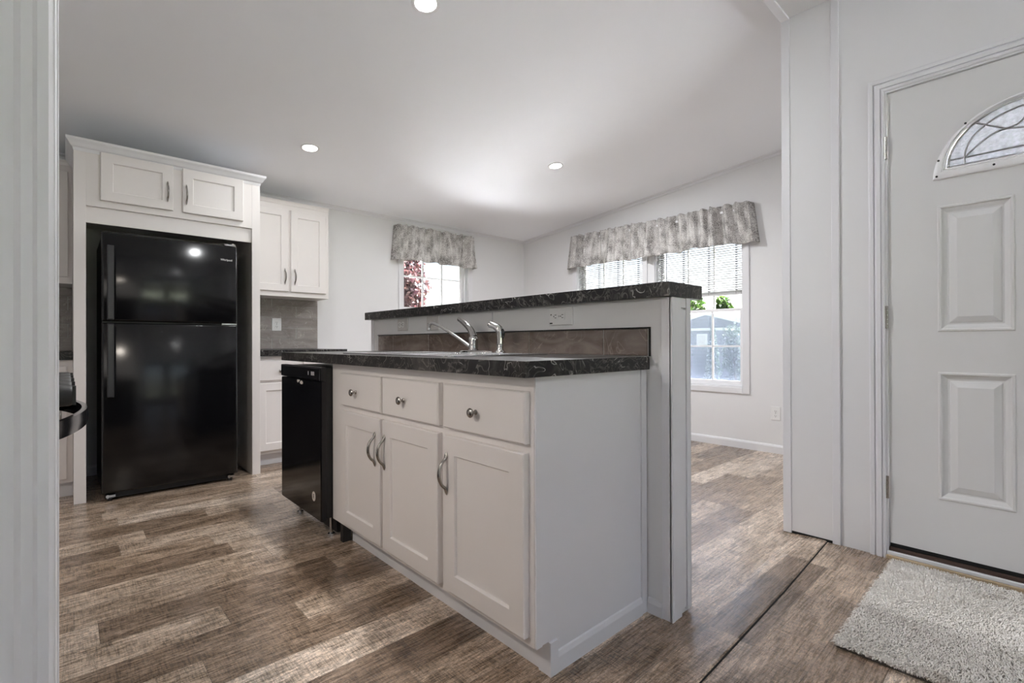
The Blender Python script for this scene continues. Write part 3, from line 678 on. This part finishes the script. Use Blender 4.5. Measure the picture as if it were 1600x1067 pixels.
random.seed(4)
for cy, cz_, k in ((2.700, .768, 9), (2.655, .757, 7)):
    pts = [(cy+.028*random.uniform(.5, 1)*math.cos(2*math.pi*i/k), cz_+.014*random.uniform(.5, 1)*math.sin(2*math.pi*i/k)) for i in range(k)]
    pts = [(u, min(v, .771)) for u, v in pts]
    obj('sticker_residue', MB().loft([[mdw(u, v, .0271) for u, v in pts], [mdw(u, v, .0275) for u, v in pts]]), 'cream', dd, )
bo = [(2.481+.021*math.cos(2*math.pi*i/24), .198+.024*math.sin(2*math.pi*i/24)) for i in range(24)]
bdg = obj('badge', MB().loft([[mdw(u, v, .027) for u, v in bo], [mdw(u, v, .0285) for u, v in bo]]), 'cream', dd)
bm_ = MB()
for v in (.191, .199, .207): bm_.box(2.474, 2.488, v-.0018, v+.0018, .0285, .0289, mdw)
bm_.box(2.485, 2.488, .191, .207, .0285, .0289, mdw)
obj('badge_mark', bm_, 'slot', bdg)
obj('toe_panel', MB().box(1.0, 1.02, DA+.006, DB-.006, .02, .10), 'blackmat', dw)
for x, y in ((.985, 2.87), (.985, 2.43), (1.45, 2.43), (1.45, 2.9)):
    obj('foot', MB().cyl((x, y, .012), (x, y, .10), .008, 10).cyl((x, y, 0), (x, y, .012), .018, 12), 'steel', dw)
obj('base_bracket', MB().box(.99, 1.03, 2.300, 2.330, .0, .095), 'blackmat', dw)

# ---------------------------------------------------------------- refrigerator
fr = thing('refrigerator', (.53, 4.2, 0), 'tall black top-freezer refrigerator in the white cabinet surround', 'refrigerator')
FX0, FX1, FY = .160, .896, 3.855; mfr = facing_minus_y(FY+.060)
obj('body', MB().box(FX0+.004, FX1-.004, FY+.068, 4.60, .035, 1.640), 'blackside', fr, bevel=.004)
def fdoor(name, v0, v1):
    return obj(name, MB().panel(mfr, FX0, FX1, v0, v1, [(0, 0), (0, .050), (.003, .056), (.010, .060)]), 'fridge', fr, smooth=True)
fz = fdoor('freezer_door', 1.106, 1.647); fd = fdoor('fridge_door', .052, 1.094)
def fhandle(p, v0, v1, end):
    mb = MB()
    a, b = .184, .217
    mb.panel(mfr, a, b, v0, v1, [(0, .078), (0, .100), (.004, .106)])
    mb.box(a+.004, b-.004, end[0], end[1], .060, .080, mfr)
    return obj('handle', mb, 'handleblk', p, bevel=.002)
fhandle(fz, 1.112, 1.563, (1.530, 1.560)); fhandle(fd, .640, 1.088, (.645, .675))
obj('handle_foot', MB().box(.188, .213, 1.114, 1.135, .060, .079, mfr), 'handleblk', fz); obj('handle_foot', MB().box(.188, .213, 1.065, 1.086, .060, .079, mfr), 'handleblk', fd)
obj('logo', text_mesh('Whirlpool', mfr, .791, .862, 1.536, .0185, .0602), 'white_print', fz)
obj('top_hinge', MB().box(.815, .885, FY+.004, FY+.08, 1.648, 1.660).cyl((.872, FY+.02, 1.648), (.872, FY+.02, 1.667), .011, 14), 'chrome', fr)
obj('centre_hinge', MB().box(.80, .893, FY+.006, FY+.07, 1.0955, 1.1045), 'steel', fr)
obj('toe_grille', MB().box(FX0+.02, FX1-.02, FY+.055, FY+.075, .012, .048), 'blackmat', fr)
for x in (FX0+.02, FX1-.06):
    lg = obj('levelling_leg', MB().box(x, x+.045, FY+.01, FY+.075, .026, .040).box(x+.004, x+.012, FY+.006, FY+.012, .022, .044), 'steel', fr)
    obj('roller', MB().cyl((x+.008, FY+.04, .0135), (x+.030, FY+.04, .0135), .0135, 14), 'blackmat', lg)

# ---------------------------------------------------------------- refrigerator surround
sr = thing('refrigerator_surround', (.55, 4.3, 0), 'tall white cabinet surround over the black refrigerator with two short doors and a crown', 'cabinet')
ms = facing_minus_y(3.937)
cb = MB().box(.034, .091, 3.937, 4.73, 0, 2.15).box(1.0105, 1.065, 3.937, 4.73, 0, 2.15).box(.091, 1.0105, 3.937, 4.73, 1.810, 2.15).box(.091, 1.0105, 3.953, 3.972, 1.708, 1.810)
obj('carcass', cb, 'cab', sr, bevel=.001)
for a, b, h in ((.158, .529, .498), (.582, .950, .603)):
    d = shaker(ms, a, b, 1.851, 2.147, 0, .020, .058, sr); arch_pull(ms, h, 1.914, 2.028, .020, d)
cr = MB(); 
for_loops = []
for d, z in ((.002, 2.132), (.006, 2.150), (.014, 2.158), (.024, 2.176), (.034, 2.190), (.036, 2.204), (.0, 2.204)):
    for_loops.append([(.034-d, 4.73, z), (.034-d, 3.937-d, z), (1.065+d, 3.937-d, z), (1.065+d, 4.73, z)])
for l_ in for_loops: l_[0] = (l_[0][0], 4.405, l_[0][2]); l_[3] = (l_[3][0], 4.405, l_[3][2])
cr.loft(for_loops, (True, True)); obj('crown_moulding', cr, 'trim', sr)

# ---------------------------------------------------------------- wall cabinets and base cabinets on the far wall
def wall_cab(x0, x1, doors, label, hs, z0=1.370, z1=2.19, org=None):
    t = thing('wall_cabinet', ((x0+x1)/2, 4.58, z0), label, 'cabinet'); m = facing_minus_y(4.430)
    obj('carcass', MB().box(x0, x1, 4.430, 4.733, z0, z1), 'cab', t, bevel=.001)
    obj('top_rail', MB().prism([(4.43, z1-.03), (4.424, z1-.03), (4.418, z1-.012), (4.410, z1+.002), (4.43, z1+.002)], lambda p, x: (x, p[0], p[1]), x0, x1), 'cab', t)
    for (a, b), h in zip(doors, hs):
        d = shaker(m, a, b, 1.412, 2.118, 0, .020, .058, t)
        if h: arch_pull(m, h, 1.482, 1.600, .020, d)
wall_cab(1.066, 1.775, ((1.105, 1.420), (1.440, 1.745)), 'white two-door wall cabinet right of the refrigerator surround', (1.389, 1.471))
wall_cab(-.695, .033, ((-.62, -.315), (-.295, .011)), 'white wall cabinet left of the refrigerator surround behind the doorway trim', (-.345, -.265))
def base_cab(x0, x1, dws, label, knobs=True):
    t = thing('base_cabinet', ((x0+x1)/2, 4.45, 0), label, 'cabinet'); m = facing_minus_y(4.150)
    obj('carcass', MB().box(x0, x1, 4.150, 4.733, .095, .864), 'cab', t, bevel=.001)
    obj('toe_kick', MB().box(x0, x1, 4.20, 4.70, 0, .096), 'trim', t)
    for a, b in dws:
        d = slabfront(m, a, b, .672, .826, 0, .020, t); knob(m, (a+b)/2, .745, .020, d)
        e = shaker(m, a, b, .120, .652, 0, .020, .058, t); arch_pull(m, b-.03, .46, .58, .020, e)
    return t
base_cab(1.066, 1.775, ((1.10, 1.425), (1.445, 1.745)), 'white base cabinet right of the refrigerator, half behind the island')
base_cab(-.695, .033, ((-.62, -.315), (-.295, .005)), 'white base cabinet left of the refrigerator behind the range')
for x0, x1, lb in ((1.066, 1.81, 'short dark marbled countertop on the base cabinet right of the refrigerator'), (-.698, .033, 'short dark marbled countertop left of the refrigerator surround')):
    o = obj('countertop', MB().box(x0, x1, 4.110, 4.733, .866, .914), 'stone', None, bevel=.0015, loc=((x0+x1)/2, 4.4, .866)); tag(o, lb, 'countertop')
def far_splash(x0, x1, lb, off):
    t = thing('tile_backsplash', ((x0+x1)/2, YF, .914), lb, 'backsplash'); m = facing_minus_y(YF)
    mb = MB(); rows = [(.916, 1.010), (1.012, 1.108), (1.110, 1.206), (1.208, 1.304), (1.306, 1.369)]
    for i, (a, b) in enumerate(rows):
        u = off-(.2 if i % 2 else 0)-.412*8
        while u < x1:
            p, q = max(u, x0)+.002, min(u+.41, x1)-.002
            if q-p > .004: mb.panel(m, p, q, a, b, [(0, .001), (0, .0085), (.0015, .0098)])
            u += .412
    obj('tile', mb, 'tile', t); obj('grout', MB().box(x0, x1, .915, 1.369, .0003, .0078, m), 'grout', t)
far_splash(1.066, 1.787, 'taupe subway tile backsplash above the counter right of the refrigerator', 1.378)
far_splash(-.698, .033, 'strip of brown-grey tile backsplash left of the refrigerator surround', -.2)

# ---------------------------------------------------------------- gas range seen past the doorway trim
rg = thing('gas_range', (-.36, 1.55, 0), 'black gas range against the left wall, only its bowed handle and knobs showing', 'range')
mr = facing_plus_x(-.045); RY0, RY1 = 1.17, 1.93
obj('body', MB().box(-.69, -.045, RY0, RY1, .03, .905), 'blackside', rg, bevel=.003)
obj('cooktop', MB().box(-.69, -.030, RY0-.002, RY1+.002, .905, .922), 'black', rg, bevel=.004)
obj('control_panel', MB().panel(mr, RY0, RY1, .820, .904, [(0, 0), (0, .010), (.004, .014)]), 'black', rg)
for i in range(5):
    y = RY0+.09+i*(RY1-RY0-.18)/4
    k = obj('burner_knob', MB().lathe([(.026, 0), (.026, .006), (.021, .010), (.020, .036), (.018, .040), (0, .040)], (-.031, y, .866), (1, 0, 0), 24), 'blackmat', rg, smooth=True)
    obj('grip', MB().box(.009, .0145, y-.006, y+.006, .848, .884), 'blackmat', k)
od = obj('oven_door', MB().panel(mr, RY0+.004, RY1-.004, .22, .812, [(0, 0), (0, .016), (.004, .020)]), 'black', rg)
hp = []
hz = .800
for i in range(25):
    t = i/24; y = RY0+.085+(RY1-RY0-.17)*t; b = math.sin(math.pi*t); hp.append((-.018+.052*b**.8, y))
hl = []
for i, (x, y) in enumerate(hp):
    hl.append([(x-.006, y, hz-.017), (x+.004, y, hz-.017), (x+.0055, y, hz), (x+.004, y, hz+.017), (x-.006, y, hz+.017)])
obj('handle', MB().loft(hl).box(-.028, -.012, hp[0][1]-.012, hp[0][1]+.014, hz-.018, hz+.018).box(-.028, -.012, hp[-1][1]-.014, hp[-1][1]+.012, hz-.018, hz+.018), 'black', od, smooth=True)
obj('oven_window', MB().box(RY0+.13, RY1-.13, .36, .66, .0195, .0215, mr), 'ovenglass', od)
obj('storage_drawer', MB().panel(mr, RY0+.004, RY1-.004, .06, .21, [(0, 0), (0, .016), (.004, .020)]), 'black', rg)
for y0, y1 in ((RY0+.02, 1.54), (1.56, RY1-.02)):
    mb = MB()
    for y in (y0, (y0+y1)/2, y1): mb.box(-.62, -.06, y-.006, y+.006, .935, .950)
    for x in (-.62, -.48, -.34, -.20, -.06): mb.box(x-.006, x+.006, y0, y1, .922, .949)
    obj('grate', mb, 'iron', rg, bevel=.002)
for x in (-.20, -.48):
    for y in (1.36, 1.74): obj('burner', MB().lathe([(.05, .922), (.05, .930), (.036, .934), (.030, .944), (0, .945)], (x, y, 0)), 'iron', rg, smooth=True)
obj('back_guard', MB().box(-.695, -.64, RY0, RY1, .922, 1.03), 'black', rg, bevel=.004)

# ---------------------------------------------------------------- range hood over the range, hidden by the doorway trim
rh = thing('range_hood', (-.45, 1.55, 1.55), 'black under-cabinet hood with a warm lamp above the gas range', 'range hood')
obj('hood_body', MB().prism([(-.698, 1.56), (-.23, 1.56), (-.23, 1.61), (-.36, 1.70), (-.698, 1.70)], lambda p, y: (p[0], y, p[1]), RY0, RY1), 'black', rh, bevel=.003)
obj('lamp_cover', MB().box(-.42, -.30, 1.47, 1.63, 1.553, 1.561), 'lens_warm', rh)
hl_ = bpy.data.lights.new('lamp', 'AREA'); hl_.shape = 'RECTANGLE'; hl_.size = .12; hl_.size_y = .16; hl_.energy = 4.5; hl_.color = (1, .92, .83)
ho = bpy.data.objects.new('lamp', hl_); COL.objects.link(ho); ho.parent = rh; ho.location = (.09, 0, -.002)
wc = thing('wall_cabinet', (-.55, 1.55, 1.71), 'white wall cabinet over the range hood on the left wall', 'cabinet')
obj('carcass', MB().box(-.698, -.40, RY0, RY1, 1.705, 2.19), 'cab', wc); ml = facing_plus_x(-.40)
for a, b in ((RY0+.03, 1.535), (1.565, RY1-.03)): shaker(ml, a, b, 1.74, 2.14, 0, .02, .056, wc)
# ---------------------------------------------------------------- recessed ceiling lamps
def downlight(x, y, z, nrm, label, watts=1.0):
    t = thing('recessed_light', (x, y, z), label, 'ceiling light'); n = Vector(nrm).normalized(); o = Vector((x, y, z))
    obj('trim_ring', MB().lathe([(.050, .001), (.0505, .004), (.060, .0065), (.067, .004), (.068, -.002), (.050, -.002)], o, n, 36), 'vinyl', t, smooth=True)
    obj('lens', MB().lathe([(.050, -.002), (.050, .002), (.03, .0035), (0, .004)], o, n, 36), 'lens', t, smooth=True)
    l = bpy.data.lights.new('lamp', 'AREA'); l.shape = 'DISK'; l.size = .10; l.energy = LAMP_W*watts; l.color = (.97, .985, 1)
    lo = bpy.data.objects.new('lamp', l); COL.objects.link(lo); lo.parent = t; lo.location = n*.009
    lo.rotation_euler = n.to_track_quat('-Z', 'Y').to_euler()
nk = (0, -SL, -1)
downlight(1.257, 1.974, cz(1.974), nk, 'round recessed light nearest the camera at the top edge of the photo')
downlight(1.337, 3.677, cz(3.677), nk, 'round recessed light in the ceiling in front of the refrigerator', .12)
downlight(3.120, 2.851, cz(2.851), nk, 'round recessed light over the dining corner near the double windows', 1.0)
downlight(1.3, -1.1, cz(.80)-1.9*SL, (0, SL, -1), 'added fill light, unseen in the entry ceiling behind the camera', .10)  # unseen lamp added to lift the light on the entry side

# ---------------------------------------------------------------- valances
def valance(mp, u0, u1, vt, vb, depth, seed, label, flare=(.04, .04), sag=0, curl=(True, True)):
    rnd = random.Random(seed); nu, nv = 150, 22; uc = (u0+u1)/2
    ph = []; x = 0
    while x < 1.02:
        ph.append(x); x += rnd.uniform(.05, .11)
    amp = [rnd.uniform(-1, 1) for _ in ph]; lean = [rnd.uniform(-.045, .045) for _ in ph]; wid = [rnd.uniform(.015, .04) for _ in ph]
    mb = MB(); g = []
    for j in range(nv+1):
        t = j/nv
        for i in range(nu+1):
            s = i/nu
            u = u0+(u1-u0)*s - flare[0]*t*(1-s) + flare[1]*t*s
            d = 0
            for p, a, l, w_ in zip(ph, amp, lean, wid):
                q = (s-(p+l*t))/(w_*(.6+.7*t)); d += a*math.exp(-q*q)*(.55+.75*t)
            d += .45*math.sin(s*61+seed)*(.5+.5*(1-t))
            edge = min(s if curl[0] else 1, 1-s if curl[1] else 1)/.035
            wv = depth*(1+.06*t) + .044*d
            if edge < 1: wv = wv*math.sin(edge*math.pi/2)**.55+.002
            v = vt+(vb-vt)*t + .006*math.sin(s*23+seed)*(t) + .006*math.sin(s*90+2*seed)*(1-t)**3 - sag*t*math.sin(math.pi*s)
            g.append(mp(u, v, max(wv, .003)))
    n = nu+1; mb.add(g, [(j*n+i, j*n+i+1, (j+1)*n+i+1, (j+1)*n+i) for j in range(nv) for i in range(nu)])
    t_ = thing('valance', mp(uc, vt, 0), label, 'valance')
    o = obj('cloth', mb, 'fabric', t_, smooth=True)
    uv = o.data.uv_layers.new(name='cloth')
    for lp in o.data.loops:
        i = lp.vertex_index; uv.data[lp.index].uv = ((i % n)/nu*(u1-u0)*1.25, (i//n)/nv*(vt-vb))
    sm = o.modifiers.new('thickness', 'SOLIDIFY'); sm.thickness = .002; sm.offset = 1
    obj('curtain_rod', MB().box(u0+.03, u1-.03, vt-.065, vt-.045, depth*.62, depth*.62+.008, mp).box(u0+.03, u0+.036, vt-.065, vt-.045, .001, depth*.62, mp).box(u1-.036, u1-.03, vt-.065, vt-.045, .001, depth*.62, mp), 'vinyl', t_)
valance(mf, 2.605, 3.645, 2.232, 1.856, .105, 3, 'short grey mottled valance over the small window on the far wall', (.035, .02))
valance(mw, 2.849, 3.862, 2.225, 1.850, .095, 8, 'grey mottled valance over the left one of the double windows', (.0, .05), 0, (False, True))
valance(mw, 1.760, 2.843, 2.215, 1.845, .098, 21, 'grey mottled valance over the right one of the double windows', (.05, .0), -.012, (True, False))

# ---------------------------------------------------------------- blinds
def blind(hole, label, wand=True):
    u0, u1, v0, v1 = hole; a, b = u0+.012, u1-.012
    t = thing('venetian_blind', mw((u0+u1)/2, v1, -.025), label, 'blind')
    obj('headrail', MB().box(a, b, v1-.035, v1-.007, -.040, -.010, mw), 'blind', t)
    mb = MB(); z = 1.452
    while z < v1-.05:
        pts = [(-.0358, z+.0062), (-.0248, z+.0012), (-.0142, z-.0058), (-.0138, z-.0050), (-.0244, z+.0022), (-.0355, z+.0072)]
        mb.loft([[mw(a+.004, q, p) for p, q in pts], [mw(b-.004, q, p) for p, q in pts]]); z += .0215
    obj('slat', mb, 'blind', t)
    mb = MB(); mb.box(a+.004, b-.004, 1.402, 1.418, -.037, -.013, mw)
    for k in range(6): mb.box(a+.004, b-.004, 1.4195+k*.0042, 1.4215+k*.0042, -.0375, -.0125, mw)
    obj('bottom_rail', mb, 'blind', t, bevel=0)
    mb = MB()
    for f in (.06, .36, .66, .94):
        u = a+(b-a)*f
        for w in (-.0385, -.0115): mb.box(u-.0012, u+.0012, 1.41, v1-.035, w-.0005, w+.0005, mw)
        z = 1.452
        while z < v1-.05: mb.box(u-.005, u+.005, z-.0070, z-.0022, -.0388, -.0112, mw); z += .0215
    obj('ladder_cord', mb, 'cord', t)
    obj('tilt_wand', MB().cyl(mw(b-.115, 1.43, -.006), mw(b-.115, v1-.03, -.006), .0032, 8), 'cord', t)
    obj('cord_lock', MB().box(a+.40, a+.44, 1.936, 1.952, -.0105, -.0085, mw), 'cord', t)
blind(W2, 'white horizontal-slat blind in the left one of the double windows')
blind(W3, 'white horizontal-slat blind in the right one of the double windows, rail above the sash')

# ---------------------------------------------------------------- doormat
rug = thing('doormat', (2.2, 0, 0), 'cream shaggy doormat on the floor in front of the entrance door', 'doormat')
RX0, RX1, RYA, RYB = 1.795, 2.655, -.75, .452
obj('backing', MB().box(RX0, RX1, RYA, RYB, 0.001, .007), 'rugback', rug)
rs = np.random.default_rng(5); nt_ = 90000
px = rs.uniform(RX0-.003, RX1+.003, nt_); py = rs.uniform(RYA, RYB+.004, nt_); dens = rs.uniform(0, 1, nt_)
keep = (py > -.30) | (dens < .25); px, py = px[keep], py[keep]; k = len(px)
ang = rs.uniform(0, 2*np.pi, k); ln = rs.uniform(.007, .016, k); hh = rs.uniform(.006, .016, k); wd_ = rs.uniform(.0010, .0021, k)*np.where(py < -.3, 2, 1)
flow = 2.2+1.1*np.sin(px*7)+.9*np.cos(py*9); ang = flow+rs.normal(0, .8, k)
dx, dy = np.cos(ang), np.sin(ang); nx, ny = -dy, dx
V = np.zeros((k, 6, 3))
for j, (t, z) in enumerate(((0, 0.0), (.45, 1.0), (1, .75))):
    for s_, q in ((0, -1), (1, 1)):
        ww = wd_*(1 if j < 2 else .45)
        V[:, j*2+s_, 0] = px+dx*ln*t+nx*ww*q; V[:, j*2+s_, 1] = py+dy*ln*t+ny*ww*q; V[:, j*2+s_, 2] = .007+hh*z
V = V.reshape(-1, 3)-np.array(ORG[rug.name]); bi = np.arange(k)[:, None]*6
FA = np.concatenate([bi+np.array([0, 1, 3, 2]), bi+np.array([2, 3, 5, 4])]).astype(int)
me = bpy.data.meshes.new('pile'); me.from_pydata(V.tolist(), [], FA.tolist()); me.materials.append(MT['rug'])
po = bpy.data.objects.new('pile', me); COL.objects.link(po); po.parent = rug; po['kind'] = 'stuff'

# ================================================================== OUTSIDE
struct('added_porch_roof', MB().box(2.86, 5.2, -3.2, .60, 2.45, 2.6), 'wall')  # unseen roof added to keep the sun off the door's fanlight
struct('ground', MB().box(-40, 70, -60, 80, -.9, -.75), 'grass')
struct('ground_bounce_paving', MB().box(4.75, 8.6, -6, 9, -.76, -.735).box(-2, 4.75, 4.95, 9, -.76, -.735), 'bounce_concrete')  # unseen pale paving added to bounce sunlight up onto the ceiling
struct('ground_bounce_drive', MB().box(-7, 4.7, -10, -3.95, -.76, -.735), 'bounce_gravel')  # unseen drive added to bounce neutral light through the back windows
def leaves(mb, pts, size, rnd):
    for p in pts:
        a = Vector((rnd.gauss(0, 1), rnd.gauss(0, 1), rnd.gauss(0, 1))).normalized(); b = a.cross(Vector((rnd.gauss(0, 1), rnd.gauss(0, 1), rnd.gauss(0, 1)))).normalized()
        s = size*rnd.uniform(.6, 1.3); p = Vector(p)
        mb.add([p-a*s, p+b*s*.5, p+a*s, p-b*s*.5], [(0, 1, 2, 3)])
def tree(name, x, y, zc, rx, rz, n, size, m, label, cat, seed, cone=False, base=-.75):
    rnd = random.Random(seed); t = thing(name, (x, y, base), label, cat); pts = []
    for _ in range(n):
        if cone:
            h = rnd.random()**1.3; r = rx*(1-h)**.75*math.sqrt(rnd.uniform(.55, 1)); a = rnd.uniform(0, 2*math.pi)
            pts.append((x+r*math.cos(a), y+r*math.sin(a), base+.05+h*(rz-base)))
        else:
            d = Vector((rnd.gauss(0, 1), rnd.gauss(0, 1), rnd.gauss(0, 1))).normalized()*(rnd.random()**.45)
            k = 1+.25*math.sin(d.x*6+seed)*math.cos(d.z*5)
            pts.append((x+d.x*rx*k, y+d.y*rx*k, zc+d.z*rz*k))
    mb = MB(); leaves(mb, pts, size, rnd); obj('foliage', mb, m, t)
    mb = MB(); top = (rz if cone else zc+rz*.5)
    mb.tube([(x, y, base), (x+.03, y, (base+top)/2), (x, y+.02, top)], [.07, .05, .015], 8)
    if not cone:
        for i in range(9):
            a = rnd.uniform(0, 6.28); z0 = zc-rz*.6+rnd.uniform(0, rz); mb.tube([(x, y, z0), (x+.5*rx*math.cos(a), y+.5*rx*math.sin(a), z0+.25*rz), (x+.85*rx*math.cos(a), y+.85*rx*math.sin(a), z0+.4*rz)], [.02, .013, .005], 6)
    obj('trunk', mb, 'bark', t)
tree('plum_tree', 7.05, 12.45, 2.62, .74, 1.25, 4200, .085, 'plum', 'purple-leaved tree outside the small window on the far wall', 'tree', 2)
sh = thing('shed', (7.6, 15.6, -.75), 'white-sided shed beyond the purple-leaved tree outside the small window', 'shed')
obj('wall', MB().box(5.5, 9.90, 15.6, 19, -.75, 2.80), 'housew', sh)
obj('roof', MB().prism([(15.4, 2.78), (17.3, 2.90), (19.3, 2.78), (19.3, 2.86), (17.3, 2.98), (15.4, 2.86)], lambda p, x: (x, p[0], p[1]), 5.3, 10.0), 'fascia', sh)
# neighbour's house with a low gable facing the dining windows
nh = thing('neighbour_house', (24, 10.4, -.75), 'pale blue house with a low white-edged gable outside the dining windows', 'house')
gx, gy, pk, hw, pt = 21.5, 10.45, 2.33, 3.4, .27
obj('wall', MB().prism([(gy-hw+.25, -.75), (gy+hw-.25, -.75), (gy+hw-.25, pk-pt*hw), (gy, pk-.08), (gy-hw+.25, pk-pt*hw)], lambda p, x: (x, p[0], p[1]), gx+.35, gx+9), 'houseb', nh)
rp = [(gy-hw, pk-pt*hw), (gy, pk), (gy+hw, pk-pt*hw), (gy+hw, pk-pt*hw+.07), (gy, pk+.07), (gy-hw, pk-pt*hw+.07)]
obj('roof', MB().prism(rp, lambda p, x: (x, p[0], p[1]), gx, gx+9.3), 'roof', nh)
fp = [(gy-hw-.02, pk-pt*hw-.13), (gy, pk-.13), (gy+hw+.02, pk-pt*hw-.13), (gy+hw+.02, pk-pt*hw+.09), (gy, pk+.10), (gy-hw-.02, pk-pt*hw+.09)]
obj('fascia', MB().prism(fp, lambda p, x: (x, p[0], p[1]), gx-.03, gx).box(gx+.25, gx+.36, gy-hw+.2, gy+hw-.2, 1.50, 1.62), 'fascia', nh)
wi = obj('window', MB().box(gx+.30, gx+.36, 10.55, 11.05, .75, 1.35), 'fascia', nh); obj('pane', MB().box(gx+.285, gx+.30, 10.6, 11.0, .8, 1.3), 'greyplate', wi)
tree('cedar_shrub', 13.70, 6.46, 0, .30, 1.36, 1100, .06, 'cedar', 'narrow pointed dark evergreen outside the right dining window', 'shrub', 5, True)
tree('cedar_shrub', 13.25, 7.18, 0, .30, 1.30, 1000, .06, 'cedar', 'pointed dark evergreen beside the half wall, second from the right', 'shrub', 6, True)
tree('leafy_shrub', 15.50, 6.62, .55, .36, 1.0, 1700, .055, 'shrub', 'wide grey-green shrub at the right of the right dining window', 'shrub', 7)
for i, (x, y, r) in enumerate(((39.0, 20.3, 1.25), (39.4, 17.7, .75), (40.5, 24.6, 1.8), (41, 30, 2.0))):
    tree('green_tree', x, y, (3.6, 3.3, 3.4, 3.4)[i], r, 1.4, 800, .26, 'green', ('green tree above the neighbouring roof behind the upper sash', 'bright green tree right of the others above the roof', 'green tree hidden mostly by the raised bar and blind, inner one', 'green tree hidden mostly by the raised bar and blind, outer one')[i], 'tree', 20+i)

for o in list(COL.objects):
    if o.parent is None and 'label' in o and 'group' not in o:
        g = {'ceiling light': 'recessed ceiling lights', 'outlet': 'wall outlets', 'valance': 'grey valances', 'blind': 'venetian blinds', 'countertop': 'dark marbled worktops', 'backsplash': 'tile backsplashes'}.get(o['category'])
        if o.name.startswith('wall_cabinet'): g = 'white wall cabinets'
        if o.name.startswith('base_cabinet'): g = 'white base cabinets'
        if o.name.startswith('cedar_shrub'): g = 'pointed evergreens outside'
        if o.name.startswith('green_tree'): g = 'green trees beyond the house'
        if g: o['group'] = g
